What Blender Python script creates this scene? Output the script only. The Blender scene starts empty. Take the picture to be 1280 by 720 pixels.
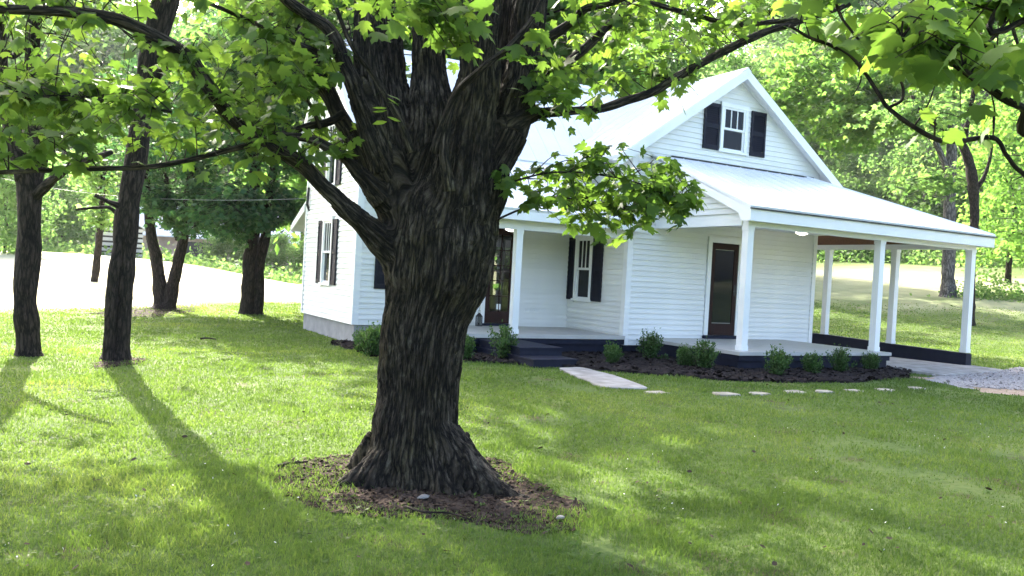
import bpy, math, random
import numpy as np
from mathutils import Matrix, Vector
random.seed(7); RNG = np.random.default_rng(7)
SC = bpy.context.scene; COL = SC.collection
rad = math.radians

# ------------------------------------------------------------------ camera, sky, sun, exposure
CAM_H, FPX, PITCH, YAW, ROLL = 1.4751, 1028.06, -0.0141, 0.5129, 0.055      # focal length in pixels of a 1280 px wide frame
fw = np.array([math.sin(YAW)*math.cos(PITCH), math.cos(YAW)*math.cos(PITCH), math.sin(PITCH)])
_r = np.cross(fw, [0, 0, 1.]); _r /= np.linalg.norm(_r); _u = np.cross(_r, fw)
CR = math.cos(ROLL)*_r + math.sin(ROLL)*_u
CU = -math.sin(ROLL)*_r + math.cos(ROLL)*_u
EYE = np.array([0, 0, CAM_H])
cam = bpy.data.cameras.new('camera'); cam_ob = bpy.data.objects.new('camera', cam); COL.objects.link(cam_ob)
cam.sensor_width = 36.0; cam.lens = FPX/1280*36.0; cam.clip_end = 3000; cam.clip_start = 0.05
cam_ob.matrix_world = Matrix([[CR[0], CU[0], -fw[0], 0], [CR[1], CU[1], -fw[1], 0], [CR[2], CU[2], -fw[2], CAM_H], [0, 0, 0, 1]])
SC.camera = cam_ob

SUN_EL, SUN_AZ = rad(34), rad(1)
world = bpy.data.worlds.new('World'); SC.world = world; world.use_nodes = True
nt = world.node_tree
sk = nt.nodes.new('ShaderNodeTexSky'); sk.sky_type = 'NISHITA'; sk.sun_disc = False
sk.sun_elevation = SUN_EL; sk.sun_rotation = SUN_AZ; sk.air_density = 0.7; sk.dust_density = 5.0; sk.ozone_density = 0.6
nt.links.new(sk.outputs[0], nt.nodes['Background'].inputs[0]); nt.nodes['Background'].inputs[1].default_value = 0.15
sun = bpy.data.lights.new('sun', 'SUN'); sun.energy = 3.4; sun.angle = rad(0.53); sun.color = (1.0, 0.95, 0.84)
sun_ob = bpy.data.objects.new('sun', sun); COL.objects.link(sun_ob)
sd = Vector((math.sin(SUN_AZ)*math.cos(SUN_EL), math.cos(SUN_AZ)*math.cos(SUN_EL), math.sin(SUN_EL)))
sun_ob.rotation_euler = sd.to_track_quat('Z', 'Y').to_euler(); sun_ob.location = sd*60
SC.view_settings.view_transform = 'Standard'; SC.view_settings.look = 'None'
SC.view_settings.exposure = 2.85; SC.view_settings.gamma = 1.0
SC.render.engine = 'CYCLES'
SC.cycles.max_bounces = 7; SC.cycles.diffuse_bounces = 3; SC.cycles.glossy_bounces = 3; SC.cycles.transmission_bounces = 5
SC.cycles.transparent_max_bounces = 8; SC.cycles.use_denoising = True
SC.cycles.sample_clamp_indirect = 8.0

# ------------------------------------------------------------------ geometry helpers
def ray(px, py): return fw + CR*(px-640)/FPX - CU*(py-360)/FPX
def at(px, py, d): return EYE + ray(px, py)*d                 # point of the place seen at that pixel, d metres deep
def gpt(px, py, z=0.0):
    q = ray(px, py); return EYE + q*(z-CAM_H)/q[2]
def project(P):
    v = np.asarray(P)-EYE; z = v@fw
    zz = np.where(np.abs(z) < 1e-6, 1e-6, z)
    return 640+FPX*(v@CR)/zz, 360-FPX*(v@CU)/zz, z

def smooth(a, b, x):
    t = np.clip((np.asarray(x, float)-a)/(b-a), 0, 1); return t*t*(3-2*t)
def vnoise(p, seed=0):
    p = np.asarray(p, float); i = np.floor(p).astype(np.int64); f = p-i; f = f*f*(3-2*f)
    def h(a, b, c):
        n = (a*374761393 + b*668265263 + c*2147483647 + seed*974634777) & 0xffffffff
        n = ((n ^ (n >> 13))*1274126177) & 0xffffffff
        return ((n ^ (n >> 16)) & 0xffff)/65535.0
    x, y, z = i[..., 0], i[..., 1], i[..., 2]; u, v, w = f[..., 0], f[..., 1], f[..., 2]
    def L(a, b, t): return a+(b-a)*t
    return L(L(L(h(x, y, z), h(x+1, y, z), u), L(h(x, y+1, z), h(x+1, y+1, z), u), v),
             L(L(h(x, y, z+1), h(x+1, y, z+1), u), L(h(x, y+1, z+1), h(x+1, y+1, z+1), u), v), w)
def fbm(p, o=3, seed=0):
    p = np.asarray(p, float); s = 0; a = 1; t = 0
    for k in range(o): s = s+a*vnoise(p*2**k, seed+k); t += a; a *= .5
    return s/t
def hill(x, y):
    x = np.asarray(x, float); y = np.asarray(y, float)
    s = .82*x+.57*y; m = smooth(20, 36, x)
    a = np.where(s < 28, 0, np.where(s < 47.2, .0026*(s-28)**2, .96+.1*(s-47.2)))
    far = np.hypot(x, y)
    a = a + np.where(s > 105, .32*(s-105), 0)
    left = 1.25*smooth(25, 68, y)*(1-smooth(4, 20, x))
    back = np.maximum(0, far-120)*.16*(1-m)
    n = (vnoise(np.stack([x*.11, y*.11, 0*x], -1), 3)-.5)*.5*smooth(16, 50, far)
    dip = -.05*smooth(1.5, 4.5, y)*smooth(13.5, 15, y)
    return np.minimum(a*m, 75)+left+np.minimum(back, 45)+n+dip
def hz(x, y): return float(hill(x, y))

# ------------------------------------------------------------------ materials
def mat(name):
    m = bpy.data.materials.new(name); m.use_nodes = True
    return m, m.node_tree, m.node_tree.nodes['Principled BSDF']
def N(t, kind, **kw):
    n = t.nodes.new(kind)
    for k, v in kw.items():
        if k in n.inputs: n.inputs[k].default_value = v
        else: setattr(n, k, v)
    return n
def ramp(t, fac, stops):
    r = t.nodes.new('ShaderNodeValToRGB'); e = r.color_ramp.elements
    while len(e) < len(stops): e.new(.5)
    for el, (p, c) in zip(e, stops): el.position = p; el.color = (*c, 1)
    t.links.new(fac, r.inputs[0]); return r.outputs[0]
def noise_tex(t, scale, detail=4, vec=None, mapping=None, rough=.55):
    tc = N(t, 'ShaderNodeTexCoord'); src = tc.outputs['Object']
    if mapping:
        mp = N(t, 'ShaderNodeMapping'); mp.inputs['Scale'].default_value = mapping
        t.links.new(src, mp.inputs[0]); src = mp.outputs[0]
    n = N(t, 'ShaderNodeTexNoise', Scale=scale, Detail=detail, Roughness=rough); t.links.new(src, n.inputs['Vector'])
    return n.outputs['Fac']
def bump(t, b, h, strength, dist):
    n = N(t, 'ShaderNodeBump', Strength=strength, Distance=dist); t.links.new(h, n.inputs['Height']); t.links.new(n.outputs[0], b.inputs['Normal'])
def simple(name, c0, c1, scale=6, rough=.6, bmp=.15, bd=.004, metal=0, detail=5, mapping=None, spec=None):
    m, t, b = mat(name); f = noise_tex(t, scale, detail, mapping=mapping)
    t.links.new(ramp(t, f, [(.3, c0), (.7, c1)]), b.inputs['Base Color'])
    b.inputs['Roughness'].default_value = rough; b.inputs['Metallic'].default_value = metal; b.inputs['Specular IOR Level'].default_value = (.4 if rough < .52 else .06 if rough > .75 else .18) if spec is None else spec
    if bmp: bump(t, b, noise_tex(t, scale*7, 3, mapping=mapping), bmp, bd)
    return m
M = {}
M['siding'] = simple('white_clapboard_paint', (.73, .735, .72), (.81, .81, .79), 1.3, .5, .12, .002)
t_ = M['siding'].node_tree; b_ = t_.nodes['Principled BSDF']; l_ = b_.inputs['Base Color'].links[0].from_socket
mm = t_.nodes.new('ShaderNodeMix'); mm.data_type = 'RGBA'; mm.blend_type = 'MULTIPLY'; mm.inputs[0].default_value = 1
t_.links.new(l_, mm.inputs[6]); t_.links.new(ramp(t_, N(t_, 'ShaderNodeObjectInfo').outputs['Random'], [(0, (.93, .935, .93)), (1, (1, 1, 1))]), mm.inputs[7]); t_.links.new(mm.outputs[2], b_.inputs['Base Color'])
M['trim'] = simple('white_trim_paint', (.76, .77, .76), (.83, .83, .82), 2, .42, .06, .001)
M['navy'] = simple('navy_paint', (.007, .009, .020), (.013, .016, .034), 5, .6, .2, .003)
M['shutter'] = simple('black_shutter_paint', (.006, .007, .014), (.012, .013, .024), 6, .55, .05, .001)
M['roof'] = simple('white_metal_roof', (.74, .75, .76), (.82, .82, .82), 1.2, .38, .04, .002, .0)
M['concrete'] = simple('grey_concrete', (.20, .19, .175), (.38, .37, .35), 4, .85, .4, .004)
M['block'] = simple('foundation_grey', (.24, .24, .25), (.33, .33, .33), 4, .85, .4, .006)
M['porchfloor'] = simple('porch_floor_paint', (.40, .39, .36), (.48, .47, .44), 3, .5, .1, .002)
M['brownwood'] = simple('brown_ceiling_wood', (.16, .075, .04), (.26, .13, .07), 3, .6, .2, .003, mapping=(1, 14, 14))
M['doorwood'] = simple('mahogany_door', (.012, .004, .003), (.032, .009, .006), 3, .55, .1, .001, mapping=(10, 10, 1))
M['stone'] = simple('pale_stepping_stone', (.24, .22, .17), (.42, .39, .32), 5, .85, .4, .006)
M['pebble'] = simple('pale_pebble', (.17, .16, .15), (.28, .26, .24), 9, .8, .3, .003)
M['dark'] = simple('interior_dark', (.10, .095, .09), (.14, .13, .12), 2, .8, 0)
M['black'] = simple('black_metal', (.012, .012, .013), (.02, .02, .022), 9, .4, .1, .001)
M['gravel'] = simple('gravel_bed', (.26, .24, .23), (.48, .46, .44), 22, .95, .8, .02)
M['soil'] = simple('bare_soil', (.016, .012, .009), (.05, .036, .028), 9, .95, .8, .02)
M['mulch'] = simple('dark_mulch', (.011, .010, .010), (.026, .022, .022), 14, .95, .8, .02)
M['chip'] = simple('mulch_chip', (.013, .011, .011), (.040, .033, .031), 11, .9, 0)
M['litter'] = simple('leaf_litter', (.022, .015, .011), (.095, .068, .052), 7, .9, 0)
M['barnroof'] = simple('pale_barn_roof', (.52, .56, .62), (.64, .67, .72), 1, .45, .1, .01)
M['barnwall'] = simple('barn_wall', (.34, .25, .21), (.44, .34, .28), 2, .8, .2, .01)
M['shedwhite'] = simple('shed_white_board', (.36, .37, .38), (.46, .47, .48), 2, .7, .1, .01)
M['sheddark'] = simple('shed_dark_gap', (.03, .032, .035), (.05, .05, .055), 2, .8, 0)

m, t, b = mat('window_glass'); b.inputs['Base Color'].default_value = (.010, .012, .016, 1); b.inputs['Roughness'].default_value = .03
b.inputs['Specular IOR Level'].default_value = .16
bump(t, b, noise_tex(t, 1.3, 2), .05, .02); M['glass'] = m
m, t, b = mat('clear_glass')
gl = N(t, 'ShaderNodeBsdfGlossy', Roughness=.02); tr = N(t, 'ShaderNodeBsdfTransparent'); tr.inputs[0].default_value = (.55, .56, .56, 1)
fr = N(t, 'ShaderNodeFresnel', IOR=1.5); mx = N(t, 'ShaderNodeMixShader')
t.links.new(fr.outputs[0], mx.inputs[0]); t.links.new(tr.outputs[0], mx.inputs[1]); t.links.new(gl.outputs[0], mx.inputs[2])
t.links.new(mx.outputs[0], t.nodes['Material Output'].inputs[0]); M['clear'] = m
m, t, b = mat('lit_globe'); b.inputs['Base Color'].default_value = (.9, .88, .84, 1); b.inputs['Emission Color'].default_value = (1, .93, .82, 1)
b.inputs['Emission Strength'].default_value = 2.2; M['globe'] = m

def bark_mat(name, c0, c1, c2, moss=None, sc=(34, 34, 3.4), strength=1.0):
    """plates split by dark fissures; runs along each limb by the bark_co attribute (metres round and along the limb)"""
    m, t, b = mat(name)
    at_ = N(t, 'ShaderNodeAttribute', attribute_name='bark_co'); src = at_.outputs['Vector']
    mp = N(t, 'ShaderNodeMapping'); mp.inputs['Scale'].default_value = sc; t.links.new(src, mp.inputs[0])
    wn = N(t, 'ShaderNodeTexNoise', Scale=1.1, Detail=4, Roughness=.6); t.links.new(mp.outputs[0], wn.inputs['Vector'])
    wa = N(t, 'ShaderNodeVectorMath', operation='MULTIPLY_ADD'); t.links.new(wn.outputs['Color'], wa.inputs[0]); wa.inputs[1].default_value = (1.9, 1.9, 1.2); t.links.new(mp.outputs[0], wa.inputs[2])
    vo = N(t, 'ShaderNodeTexVoronoi', feature='DISTANCE_TO_EDGE', Scale=1.0, Randomness=1.0); t.links.new(wa.outputs[0], vo.inputs['Vector'])
    n1 = N(t, 'ShaderNodeTexNoise', Scale=2.6, Detail=8, Roughness=.75); t.links.new(mp.outputs[0], n1.inputs['Vector'])
    mp2 = N(t, 'ShaderNodeMapping'); mp2.inputs['Scale'].default_value = (90, 90, 14); t.links.new(src, mp2.inputs[0])
    n2 = N(t, 'ShaderNodeTexNoise', Scale=1, Detail=6, Roughness=.75); t.links.new(mp2.outputs[0], n2.inputs['Vector'])
    crack = N(t, 'ShaderNodeMapRange'); t.links.new(vo.outputs['Distance'], crack.inputs[0]); crack.inputs[1].default_value = .0; crack.inputs[2].default_value = .27
    mixn = N(t, 'ShaderNodeMath', operation='MULTIPLY_ADD'); t.links.new(n2.outputs['Fac'], mixn.inputs[0]); mixn.inputs[1].default_value = .55
    hf = N(t, 'ShaderNodeMath', operation='MULTIPLY'); t.links.new(n1.outputs['Fac'], hf.inputs[0]); hf.inputs[1].default_value = .5; t.links.new(hf.outputs[0], mixn.inputs[2])
    plate = ramp(t, mixn.outputs[0], [(.34, c0), (.53, c1), (.70, c2)])
    if moss:
        g = noise_tex(t, 1.9, 5); mm = N(t, 'ShaderNodeMix', data_type='RGBA'); t.links.new(ramp(t, g, [(.5, (0, 0, 0)), (.66, (.7, .7, .7))]), mm.inputs[0])
        t.links.new(plate, mm.inputs[6]); mp_ = N(t, 'ShaderNodeMix', data_type='RGBA', blend_type='MULTIPLY'); mp_.inputs[0].default_value = 1; t.links.new(ramp(t, mixn.outputs[0], [(.3, (.25, .25, .25)), (.75, (1.3, 1.3, 1.3))]), mp_.inputs[6]); mp_.inputs[7].default_value = (*moss, 1)
        t.links.new(mp_.outputs[2], mm.inputs[7]); plate = mm.outputs[2]
        l2 = N(t, 'ShaderNodeMix', data_type='RGBA'); t.links.new(ramp(t, noise_tex(t, 7.5, 6, rough=.7), [(.58, (0, 0, 0)), (.68, (.5, .5, .5))]), l2.inputs[0]); t.links.new(plate, l2.inputs[6]); l2.inputs[7].default_value = (.19, .18, .14, 1); plate = l2.outputs[2]
        l3 = N(t, 'ShaderNodeMix', data_type='RGBA', blend_type='MULTIPLY'); l3.inputs[0].default_value = 1; t.links.new(ramp(t, noise_tex(t, 3.1, 4), [(.35, (.62, .56, .5)), (.65, (1.15, 1.1, 1.05))]), l3.inputs[7]); t.links.new(plate, l3.inputs[6]); plate = l3.outputs[2]
    cm = N(t, 'ShaderNodeMix', data_type='RGBA'); t.links.new(crack.outputs[0], cm.inputs[0]); cm.inputs[6].default_value = (c0[0]*.45, c0[1]*.45, c0[2]*.45, 1); t.links.new(plate, cm.inputs[7])
    t.links.new(cm.outputs[2], b.inputs['Base Color']); b.inputs['Roughness'].default_value = .92; b.inputs['Specular IOR Level'].default_value = .2
    hh = N(t, 'ShaderNodeMath', operation='MULTIPLY_ADD'); t.links.new(crack.outputs[0], hh.inputs[0]); hh.inputs[1].default_value = .7; t.links.new(mixn.outputs[0], hh.inputs[2])
    bump(t, b, hh.outputs[0], strength, .016)
    return m
M['bark'] = bark_mat('maple_bark', (.012, .0095, .007), (.058, .049, .038), (.185, .162, .13), moss=(.085, .075, .035))
M['bark_twig'] = bark_mat('twig_bark', (.02, .015, .012), (.045, .034, .028), (.08, .065, .055))
M['bark_dark'] = bark_mat('dark_tree_bark', (.014, .010, .008), (.042, .031, .025), (.10, .078, .063), sc=(20, 20, 3.5))
M['bark_grey'] = bark_mat('grey_tree_bark', (.09, .08, .075), (.19, .17, .16), (.30, .28, .26), sc=(9, 9, 2))

def leaf_mat(name, dark, mid, light, trans, tw=.45, obj_random=False, rough=.6):
    m, t, b = mat(name)
    if obj_random: fac = N(t, 'ShaderNodeObjectInfo').outputs['Random']
    else: fac = N(t, 'ShaderNodeAttribute', attribute_name='tint').outputs['Fac']
    c = ramp(t, fac, [(0, dark), (.55, mid), (1, light)])
    t.links.new(c, b.inputs['Base Color']); b.inputs['Roughness'].default_value = rough; b.inputs['Specular IOR Level'].default_value = .2
    tl = N(t, 'ShaderNodeBsdfTranslucent'); mc = N(t, 'ShaderNodeMix', data_type='RGBA', blend_type='MULTIPLY'); mc.inputs[0].default_value = 1
    sc_ = N(t, 'ShaderNodeVectorMath', operation='SCALE'); sc_.inputs['Scale'].default_value = 2.45
    t.links.new(c, sc_.inputs[0]); t.links.new(sc_.outputs[0], mc.inputs[6]); mc.inputs[7].default_value = (*trans, 1)
    t.links.new(mc.outputs[2], tl.inputs[0])
    mx = N(t, 'ShaderNodeMixShader'); mx.inputs[0].default_value = tw
    t.links.new(b.outputs[0], mx.inputs[1]); t.links.new(tl.outputs[0], mx.inputs[2]); t.links.new(mx.outputs[0], t.nodes['Material Output'].inputs[0])
    return m
M['leaf'] = leaf_mat('maple_leaf', (.044, .082, .018), (.072, .125, .026), (.108, .165, .034), (.86, .90, .5), .52)
M['leaf_one'] = leaf_mat('maple_leaf_single', (.044, .082, .018), (.072, .125, .026), (.108, .165, .034), (.86, .90, .5), .52, obj_random=True)
M['leaf_a'] = leaf_mat('yard_tree_leaf', (.04, .075, .016), (.065, .115, .022), (.10, .155, .03), (1, 1, .6), .45)
M['leaf_teal'] = leaf_mat('shade_tree_leaf', (.026, .065, .026), (.042, .095, .036), (.07, .13, .04), (.9, 1, .7), .35)
M['leaf_far'] = leaf_mat('woods_leaf', (.055, .10, .034), (.09, .145, .046), (.135, .19, .06), (.88, 1, .7), .6)
M['leaf_lime'] = leaf_mat('lime_woods_leaf', (.065, .125, .034), (.095, .16, .042), (.14, .20, .055), (.88, 1, .62), .6)
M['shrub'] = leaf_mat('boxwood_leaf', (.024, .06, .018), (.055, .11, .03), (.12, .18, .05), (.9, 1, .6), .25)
M['grassblade'] = leaf_mat('grass_blade', (.054, .092, .020), (.087, .140, .031), (.157, .198, .057), (1, 1, .6), .35, rough=.6)
M['clover'] = simple('clover_flower', (.6, .6, .55), (.75, .75, .7), 9, .7, 0)
M['pink'] = leaf_mat('reddish_leaf', (.11, .05, .045), (.17, .085, .075), (.24, .14, .12), (1, .7, .6), .3)

# ground: mown lawn in front, pale hay field beyond
m, t, b = mat('lawn_and_hay')
a_ = N(t, 'ShaderNodeAttribute', attribute_name='field')
g1 = noise_tex(t, .55, 6); g2 = noise_tex(t, 14, 4)
ad = N(t, 'ShaderNodeMath', operation='MULTIPLY_ADD'); t.links.new(g2, ad.inputs[0]); ad.inputs[1].default_value = .5; t.links.new(g1, ad.inputs[2])
lawn_c = ramp(t, ad.outputs[0], [(.45, (.048, .078, .022)), (.75, (.082, .122, .033)), (1.0, (.13, .16, .052))])
hay_c = ramp(t, ad.outputs[0], [(.45, (.40, .38, .23)), (.75, (.52, .49, .33)), (1.0, (.60, .57, .42))])
ms_ = N(t, 'ShaderNodeMix', data_type='RGBA'); t.links.new(ramp(t, noise_tex(t, 1.7, 5, rough=.7), [(.55, (0, 0, 0)), (.66, (.8, .8, .8))]), ms_.inputs[0]); t.links.new(lawn_c, ms_.inputs[6]); ms_.inputs[7].default_value = (.06, .045, .028, 1); lawn_c = ms_.outputs[2]
mm = N(t, 'ShaderNodeMix', data_type='RGBA'); t.links.new(a_.outputs['Fac'], mm.inputs[0]); t.links.new(lawn_c, mm.inputs[6]); t.links.new(hay_c, mm.inputs[7])
t.links.new(mm.outputs[2], b.inputs['Base Color']); b.inputs['Roughness'].default_value = .95; b.inputs['Specular IOR Level'].default_value = .1
bump(t, b, g2, .6, .05); M['ground'] = m

# ------------------------------------------------------------------ object helpers
def link(name, mesh, m=None, parent=None, inv=None, kind=None):
    o = bpy.data.objects.new(name, mesh); COL.objects.link(o)
    if m is not None and not len(mesh.materials): mesh.materials.append(m)
    if parent is not None:
        o.parent = parent
        if inv is not None: o.matrix_parent_inverse = inv
    if kind: o['kind'] = kind
    return o
def tag(o, label, cat, group=None):
    o['label'] = label; o['category'] = cat
    if group: o['group'] = group
    return o
def thing(name, loc, label, cat, group=None):
    o = bpy.data.objects.new(name, None); COL.objects.link(o); o.location = loc; o.empty_display_size = .3
    return tag(o, label, cat, group)
def inv_of(o): return Matrix.Translation(-Vector(o.location))
class MB:
    def __init__(s): s.v = []; s.f = []; s.bc = {}
    def add(s, vs, fs):
        k = len(s.v); s.v.extend(tuple(map(float, p)) for p in vs); s.f.extend(tuple(i+k for i in f) for f in fs)
    def box(s, x0, x1, y0, y1, z0, z1):
        s.add([(x0, y0, z0), (x1, y0, z0), (x1, y1, z0), (x0, y1, z0), (x0, y0, z1), (x1, y0, z1), (x1, y1, z1), (x0, y1, z1)],
              [(0, 3, 2, 1), (4, 5, 6, 7), (0, 1, 5, 4), (1, 2, 6, 5), (2, 3, 7, 6), (3, 0, 4, 7)])
    def prism(s, base, off):                          # base polygon (3-D points) swept along off
        n = len(base); top = [tuple(np.array(p)+np.array(off)) for p in base]
        s.add(list(base)+top, [tuple(range(n))[::-1], tuple(range(n, 2*n))]+[(i, (i+1) % n, n+(i+1) % n, n+i) for i in range(n)])
    def tube(s, pts, rs, seg=8, cap=True):
        pts = np.asarray(pts, float); n = len(pts); T = np.gradient(pts, axis=0); T /= np.linalg.norm(T, axis=1)[:, None]+1e-9
        ref = np.array([0, 0, 1.]) if abs(T[0][2]) < .9 else np.array([1., 0, 0]); A = np.cross(T[0], ref); A /= np.linalg.norm(A)
        vs = []; al = np.concatenate([[0], np.cumsum(np.linalg.norm(np.diff(pts, axis=0), axis=1))])+len(s.v)*.37; k0 = len(s.v)
        for i in range(n):
            A = A-T[i]*(A@T[i]); A /= np.linalg.norm(A)+1e-9; B = np.cross(T[i], A)
            for k in range(seg):
                w = 2*math.pi*k/seg; s.bc[k0+i*seg+k] = (rs[i]*math.cos(w), rs[i]*math.sin(w), al[i]); vs.append(pts[i]+rs[i]*(math.cos(w)*A+math.sin(w)*B))
        fs = [(i*seg+k, i*seg+(k+1) % seg, (i+1)*seg+(k+1) % seg, (i+1)*seg+k) for i in range(n-1) for k in range(seg)]
        if cap: fs += [tuple(range(seg))[::-1], tuple((n-1)*seg+k for k in range(seg))]
        s.add(vs, fs)
    def lathe(s, prof, c, seg=20):
        vs = [(c[0]+r*math.cos(2*math.pi*k/seg), c[1]+r*math.sin(2*math.pi*k/seg), c[2]+z) for r, z in prof for k in range(seg)]
        n = len(prof); s.add(vs, [(i*seg+k, i*seg+(k+1) % seg, (i+1)*seg+(k+1) % seg, (i+1)*seg+k) for i in range(n-1) for k in range(seg)])
    def mesh(s, name, smooth_=False):
        me = bpy.data.meshes.new(name); me.from_pydata(s.v, [], s.f); me.update()
        if smooth_: me.polygons.foreach_set('use_smooth', [True]*len(me.polygons))
        if s.bc:
            d = np.zeros((len(s.v), 3), np.float32); d[list(s.bc)] = list(s.bc.values()); a = me.attributes.new('bark_co', 'FLOAT_VECTOR', 'POINT'); a.data.foreach_set('vector', d.ravel())
        return me
    def build(s, name, m, parent=None, inv=None, smooth_=False, kind=None): return link(name, s.mesh(name, smooth_), m, parent, inv, kind)
def catmull(pts, n):
    P = np.asarray(pts, float); P = np.vstack([2*P[0]-P[1], P, 2*P[-1]-P[-2]]); out = []
    for i in range(1, len(P)-2):
        for t_ in np.linspace(0, 1, n, endpoint=False):
            a, b_, c, d = P[i-1], P[i], P[i+1], P[i+2]
            out.append(.5*((2*b_)+(-a+c)*t_+(2*a-5*b_+4*c-d)*t_**2+(-a+3*b_-3*c+d)*t_**3))
    out.append(P[-2]); return np.array(out)
def raw_mesh(name, V, F, attr=None, attr_name='tint', smooth_=False):
    """V (n,3), F (m,k) index array"""
    me = bpy.data.meshes.new(name); n, (mf, k) = len(V), F.shape
    me.vertices.add(n); me.vertices.foreach_set('co', np.ascontiguousarray(V, np.float32).ravel())
    me.loops.add(mf*k); me.loops.foreach_set('vertex_index', np.ascontiguousarray(F, np.int32).ravel())
    me.polygons.add(mf); me.polygons.foreach_set('loop_start', np.arange(0, mf*k, k, dtype=np.int32)); me.polygons.foreach_set('loop_total', np.full(mf, k, np.int32))
    if smooth_: me.polygons.foreach_set('use_smooth', np.ones(mf, bool))
    if attr is not None:
        a = me.attributes.new(attr_name, 'FLOAT', 'POINT'); a.data.foreach_set('value', np.ascontiguousarray(attr, np.float32))
    me.update(calc_edges=True); return me
# leaf outlines: y from stalk to tip
def fan(outline, c, fold, droop):
    o = np.array(outline, float); pts = np.vstack([[c], o]); z = -np.abs(pts[:, 0])*fold-droop*(pts[:, 1]**2)
    V = np.column_stack([pts, z]); n = len(o); F = np.array([[0, 1+i, 1+(i+1) % n] for i in range(n)]); return V, F
_h = [(.13, -.06), (.30, -.02), (.47, .10), (.34, .17), (.41, .27), (.60, .36), (.73, .60), (.53, .54), (.44, .62), (.25, .50), (.27, .72), (.15, .74)]
MAPLE = fan([(0, .02)]+_h+[(0, 1.0)]+[(-x, y) for x, y in _h[::-1]], (0, .30), .22, .16)
_h2 = [(.32, -.02), (.36, .22), (.66, .55), (.24, .52)]
MAPLE_MID = fan([(0, .02)]+_h2+[(0, 1.0)]+[(-x, y) for x, y in _h2[::-1]], (0, .32), .22, .16)
RHOMB = (np.array([(0, 0, 0), (.38, .45, -.10), (0, 1, -.14), (-.38, .45, -.10)], float), np.array([(0, 1, 2), (0, 2, 3)]))
OVAL = (np.array([(0, 0, 0), (.2, .3, -.03), (.22, .65, -.05), (0, 1, -.12), (-.22, .65, -.05), (-.2, .3, -.03)], float), np.array([(0, 1, 5), (1, 2, 4), (1, 4, 5), (2, 3, 4)]))
def frames(n, rng, droop=(-25, 25), roll=35, az=None):
    az = rng.uniform(0, 2*math.pi, n) if az is None else az
    el = np.radians(rng.normal(droop[0], droop[1], n)); T = np.column_stack([np.cos(az)*np.cos(el), np.sin(az)*np.cos(el), np.sin(el)])
    S = np.column_stack([np.sin(az), -np.cos(az), 0*az]); U = np.cross(S, T)
    w = np.radians(rng.normal(0, roll, n))[:, None]
    return S*np.cos(w)+U*np.sin(w), T, -S*np.sin(w)+U*np.cos(w)
def leaf_cloud(name, P, size, tmpl, rng, droop=(-25, 25), roll=35, tint=None, az=None, fr=None):
    n = len(P); tv, tf = tmpl; X, Y, Z = fr if fr is not None else frames(n, rng, droop, roll, az)
    size = np.broadcast_to(size, (n,))[:, None, None]
    V = P[:, None, :]+size*(tv[None, :, 0:1]*X[:, None, :]+tv[None, :, 1:2]*Y[:, None, :]+rng.uniform(-.4, 2.2, n)[:, None, None]*tv[None, :, 2:3]*Z[:, None, :])
    F = tf[None]+np.arange(n)[:, None, None]*len(tv)
    tint = rng.random(n) if tint is None else tint
    return raw_mesh(name, V.reshape(-1, 3), F.reshape(-1, 3), np.repeat(tint, len(tv)))
def bark_attr(me, f=None, seed=0): return me
def in_poly(x, y, poly):
    inside = np.zeros(len(x), bool); n = len(poly); j = n-1
    for i in range(n):
        xi, yi = poly[i][0], poly[i][1]; xj, yj = poly[j][0], poly[j][1]
        c = ((yi > y) != (yj > y)) & (x < (xj-xi)*(y-yi)/(yj-yi+1e-12)+xi); inside ^= c; j = i
    return inside
def blob(poly, n=6, amp=.08, seed=1):                   # soften a coarse outline
    P = np.array([(p[0], p[1], 0) for p in poly]+[(poly[0][0], poly[0][1], 0)]); c = catmull(P, n)[:-1]
    q = c.copy(); q[:, 0] += (vnoise(c*2.3+seed, seed)-.5)*2*amp; q[:, 1] += (vnoise(c*2.3+seed+9, seed+3)-.5)*2*amp; return [(a, b_) for a, b_, _ in q]
def sheet(name, poly, z, m, kind='structure', bumpz=0.0):
    mb = MB(); c = np.mean(poly, axis=0); n = len(poly)
    rings = [1.0, .95, .7, .4]; vs = []
    for k, s in enumerate(rings):
        for p in poly:
            x, y = c+(np.array(p)-c)*s; vs.append((x, y, hz(x, y)+z+(bumpz*(vnoise(np.array([x*3, y*3, 0]))) if k else -.03)))
    vs.append((*c, hz(*c)+z+bumpz*.5)); f = [(k*n+i, k*n+(i+1) % n, (k+1)*n+(i+1) % n, (k+1)*n+i) for k in range(len(rings)-1) for i in range(n)]
    f += [(len(rings)*n-n+i, len(rings)*n-n+(i+1) % n, len(rings)*n) for i in range(n)]
    mb.add(vs, f); o = mb.build(name, m, smooth_=True); o['kind'] = kind; return o
# ------------------------------------------------------------------ the ground
def axis(lo, hi, d0, g):
    a = [0.0]; d = d0
    while a[-1] < hi: a.append(a[-1]+d); d = d if a[-1] < 45 else d*g
    b_ = [0.0]; d = d0
    while b_[-1] > lo: b_.append(b_[-1]-d); d = d if b_[-1] > -8 else d*g
    return np.array(sorted(set(b_+a)))
gx, gy = axis(-700, 900, .6, 1.09), axis(-300, 1000, .6, 1.09)
GX, GY = np.meshgrid(gx, gy, indexing='ij'); GZ = hill(GX, GY)
nx, ny = GX.shape; ii = (np.arange(nx-1)[:, None]*ny+np.arange(ny-1)[None]).ravel()
dn = fbm(np.stack([GX*.16, GY*.16, 0*GX], -1), 3, 5)-.5
edge = GY-(24.5+.95*np.clip(GX, -5, 12)) + dn*7           # left: the mown lawn stops at the hay field
fieldL = smooth(-4, 6, edge+(fbm(np.stack([GX*.6, GY*.6, 0*GX], -1), 3, 8)-.5)*6)*(1-smooth(14, 24, GX))
sR = .82*GX+.57*GY+dn*14
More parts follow.
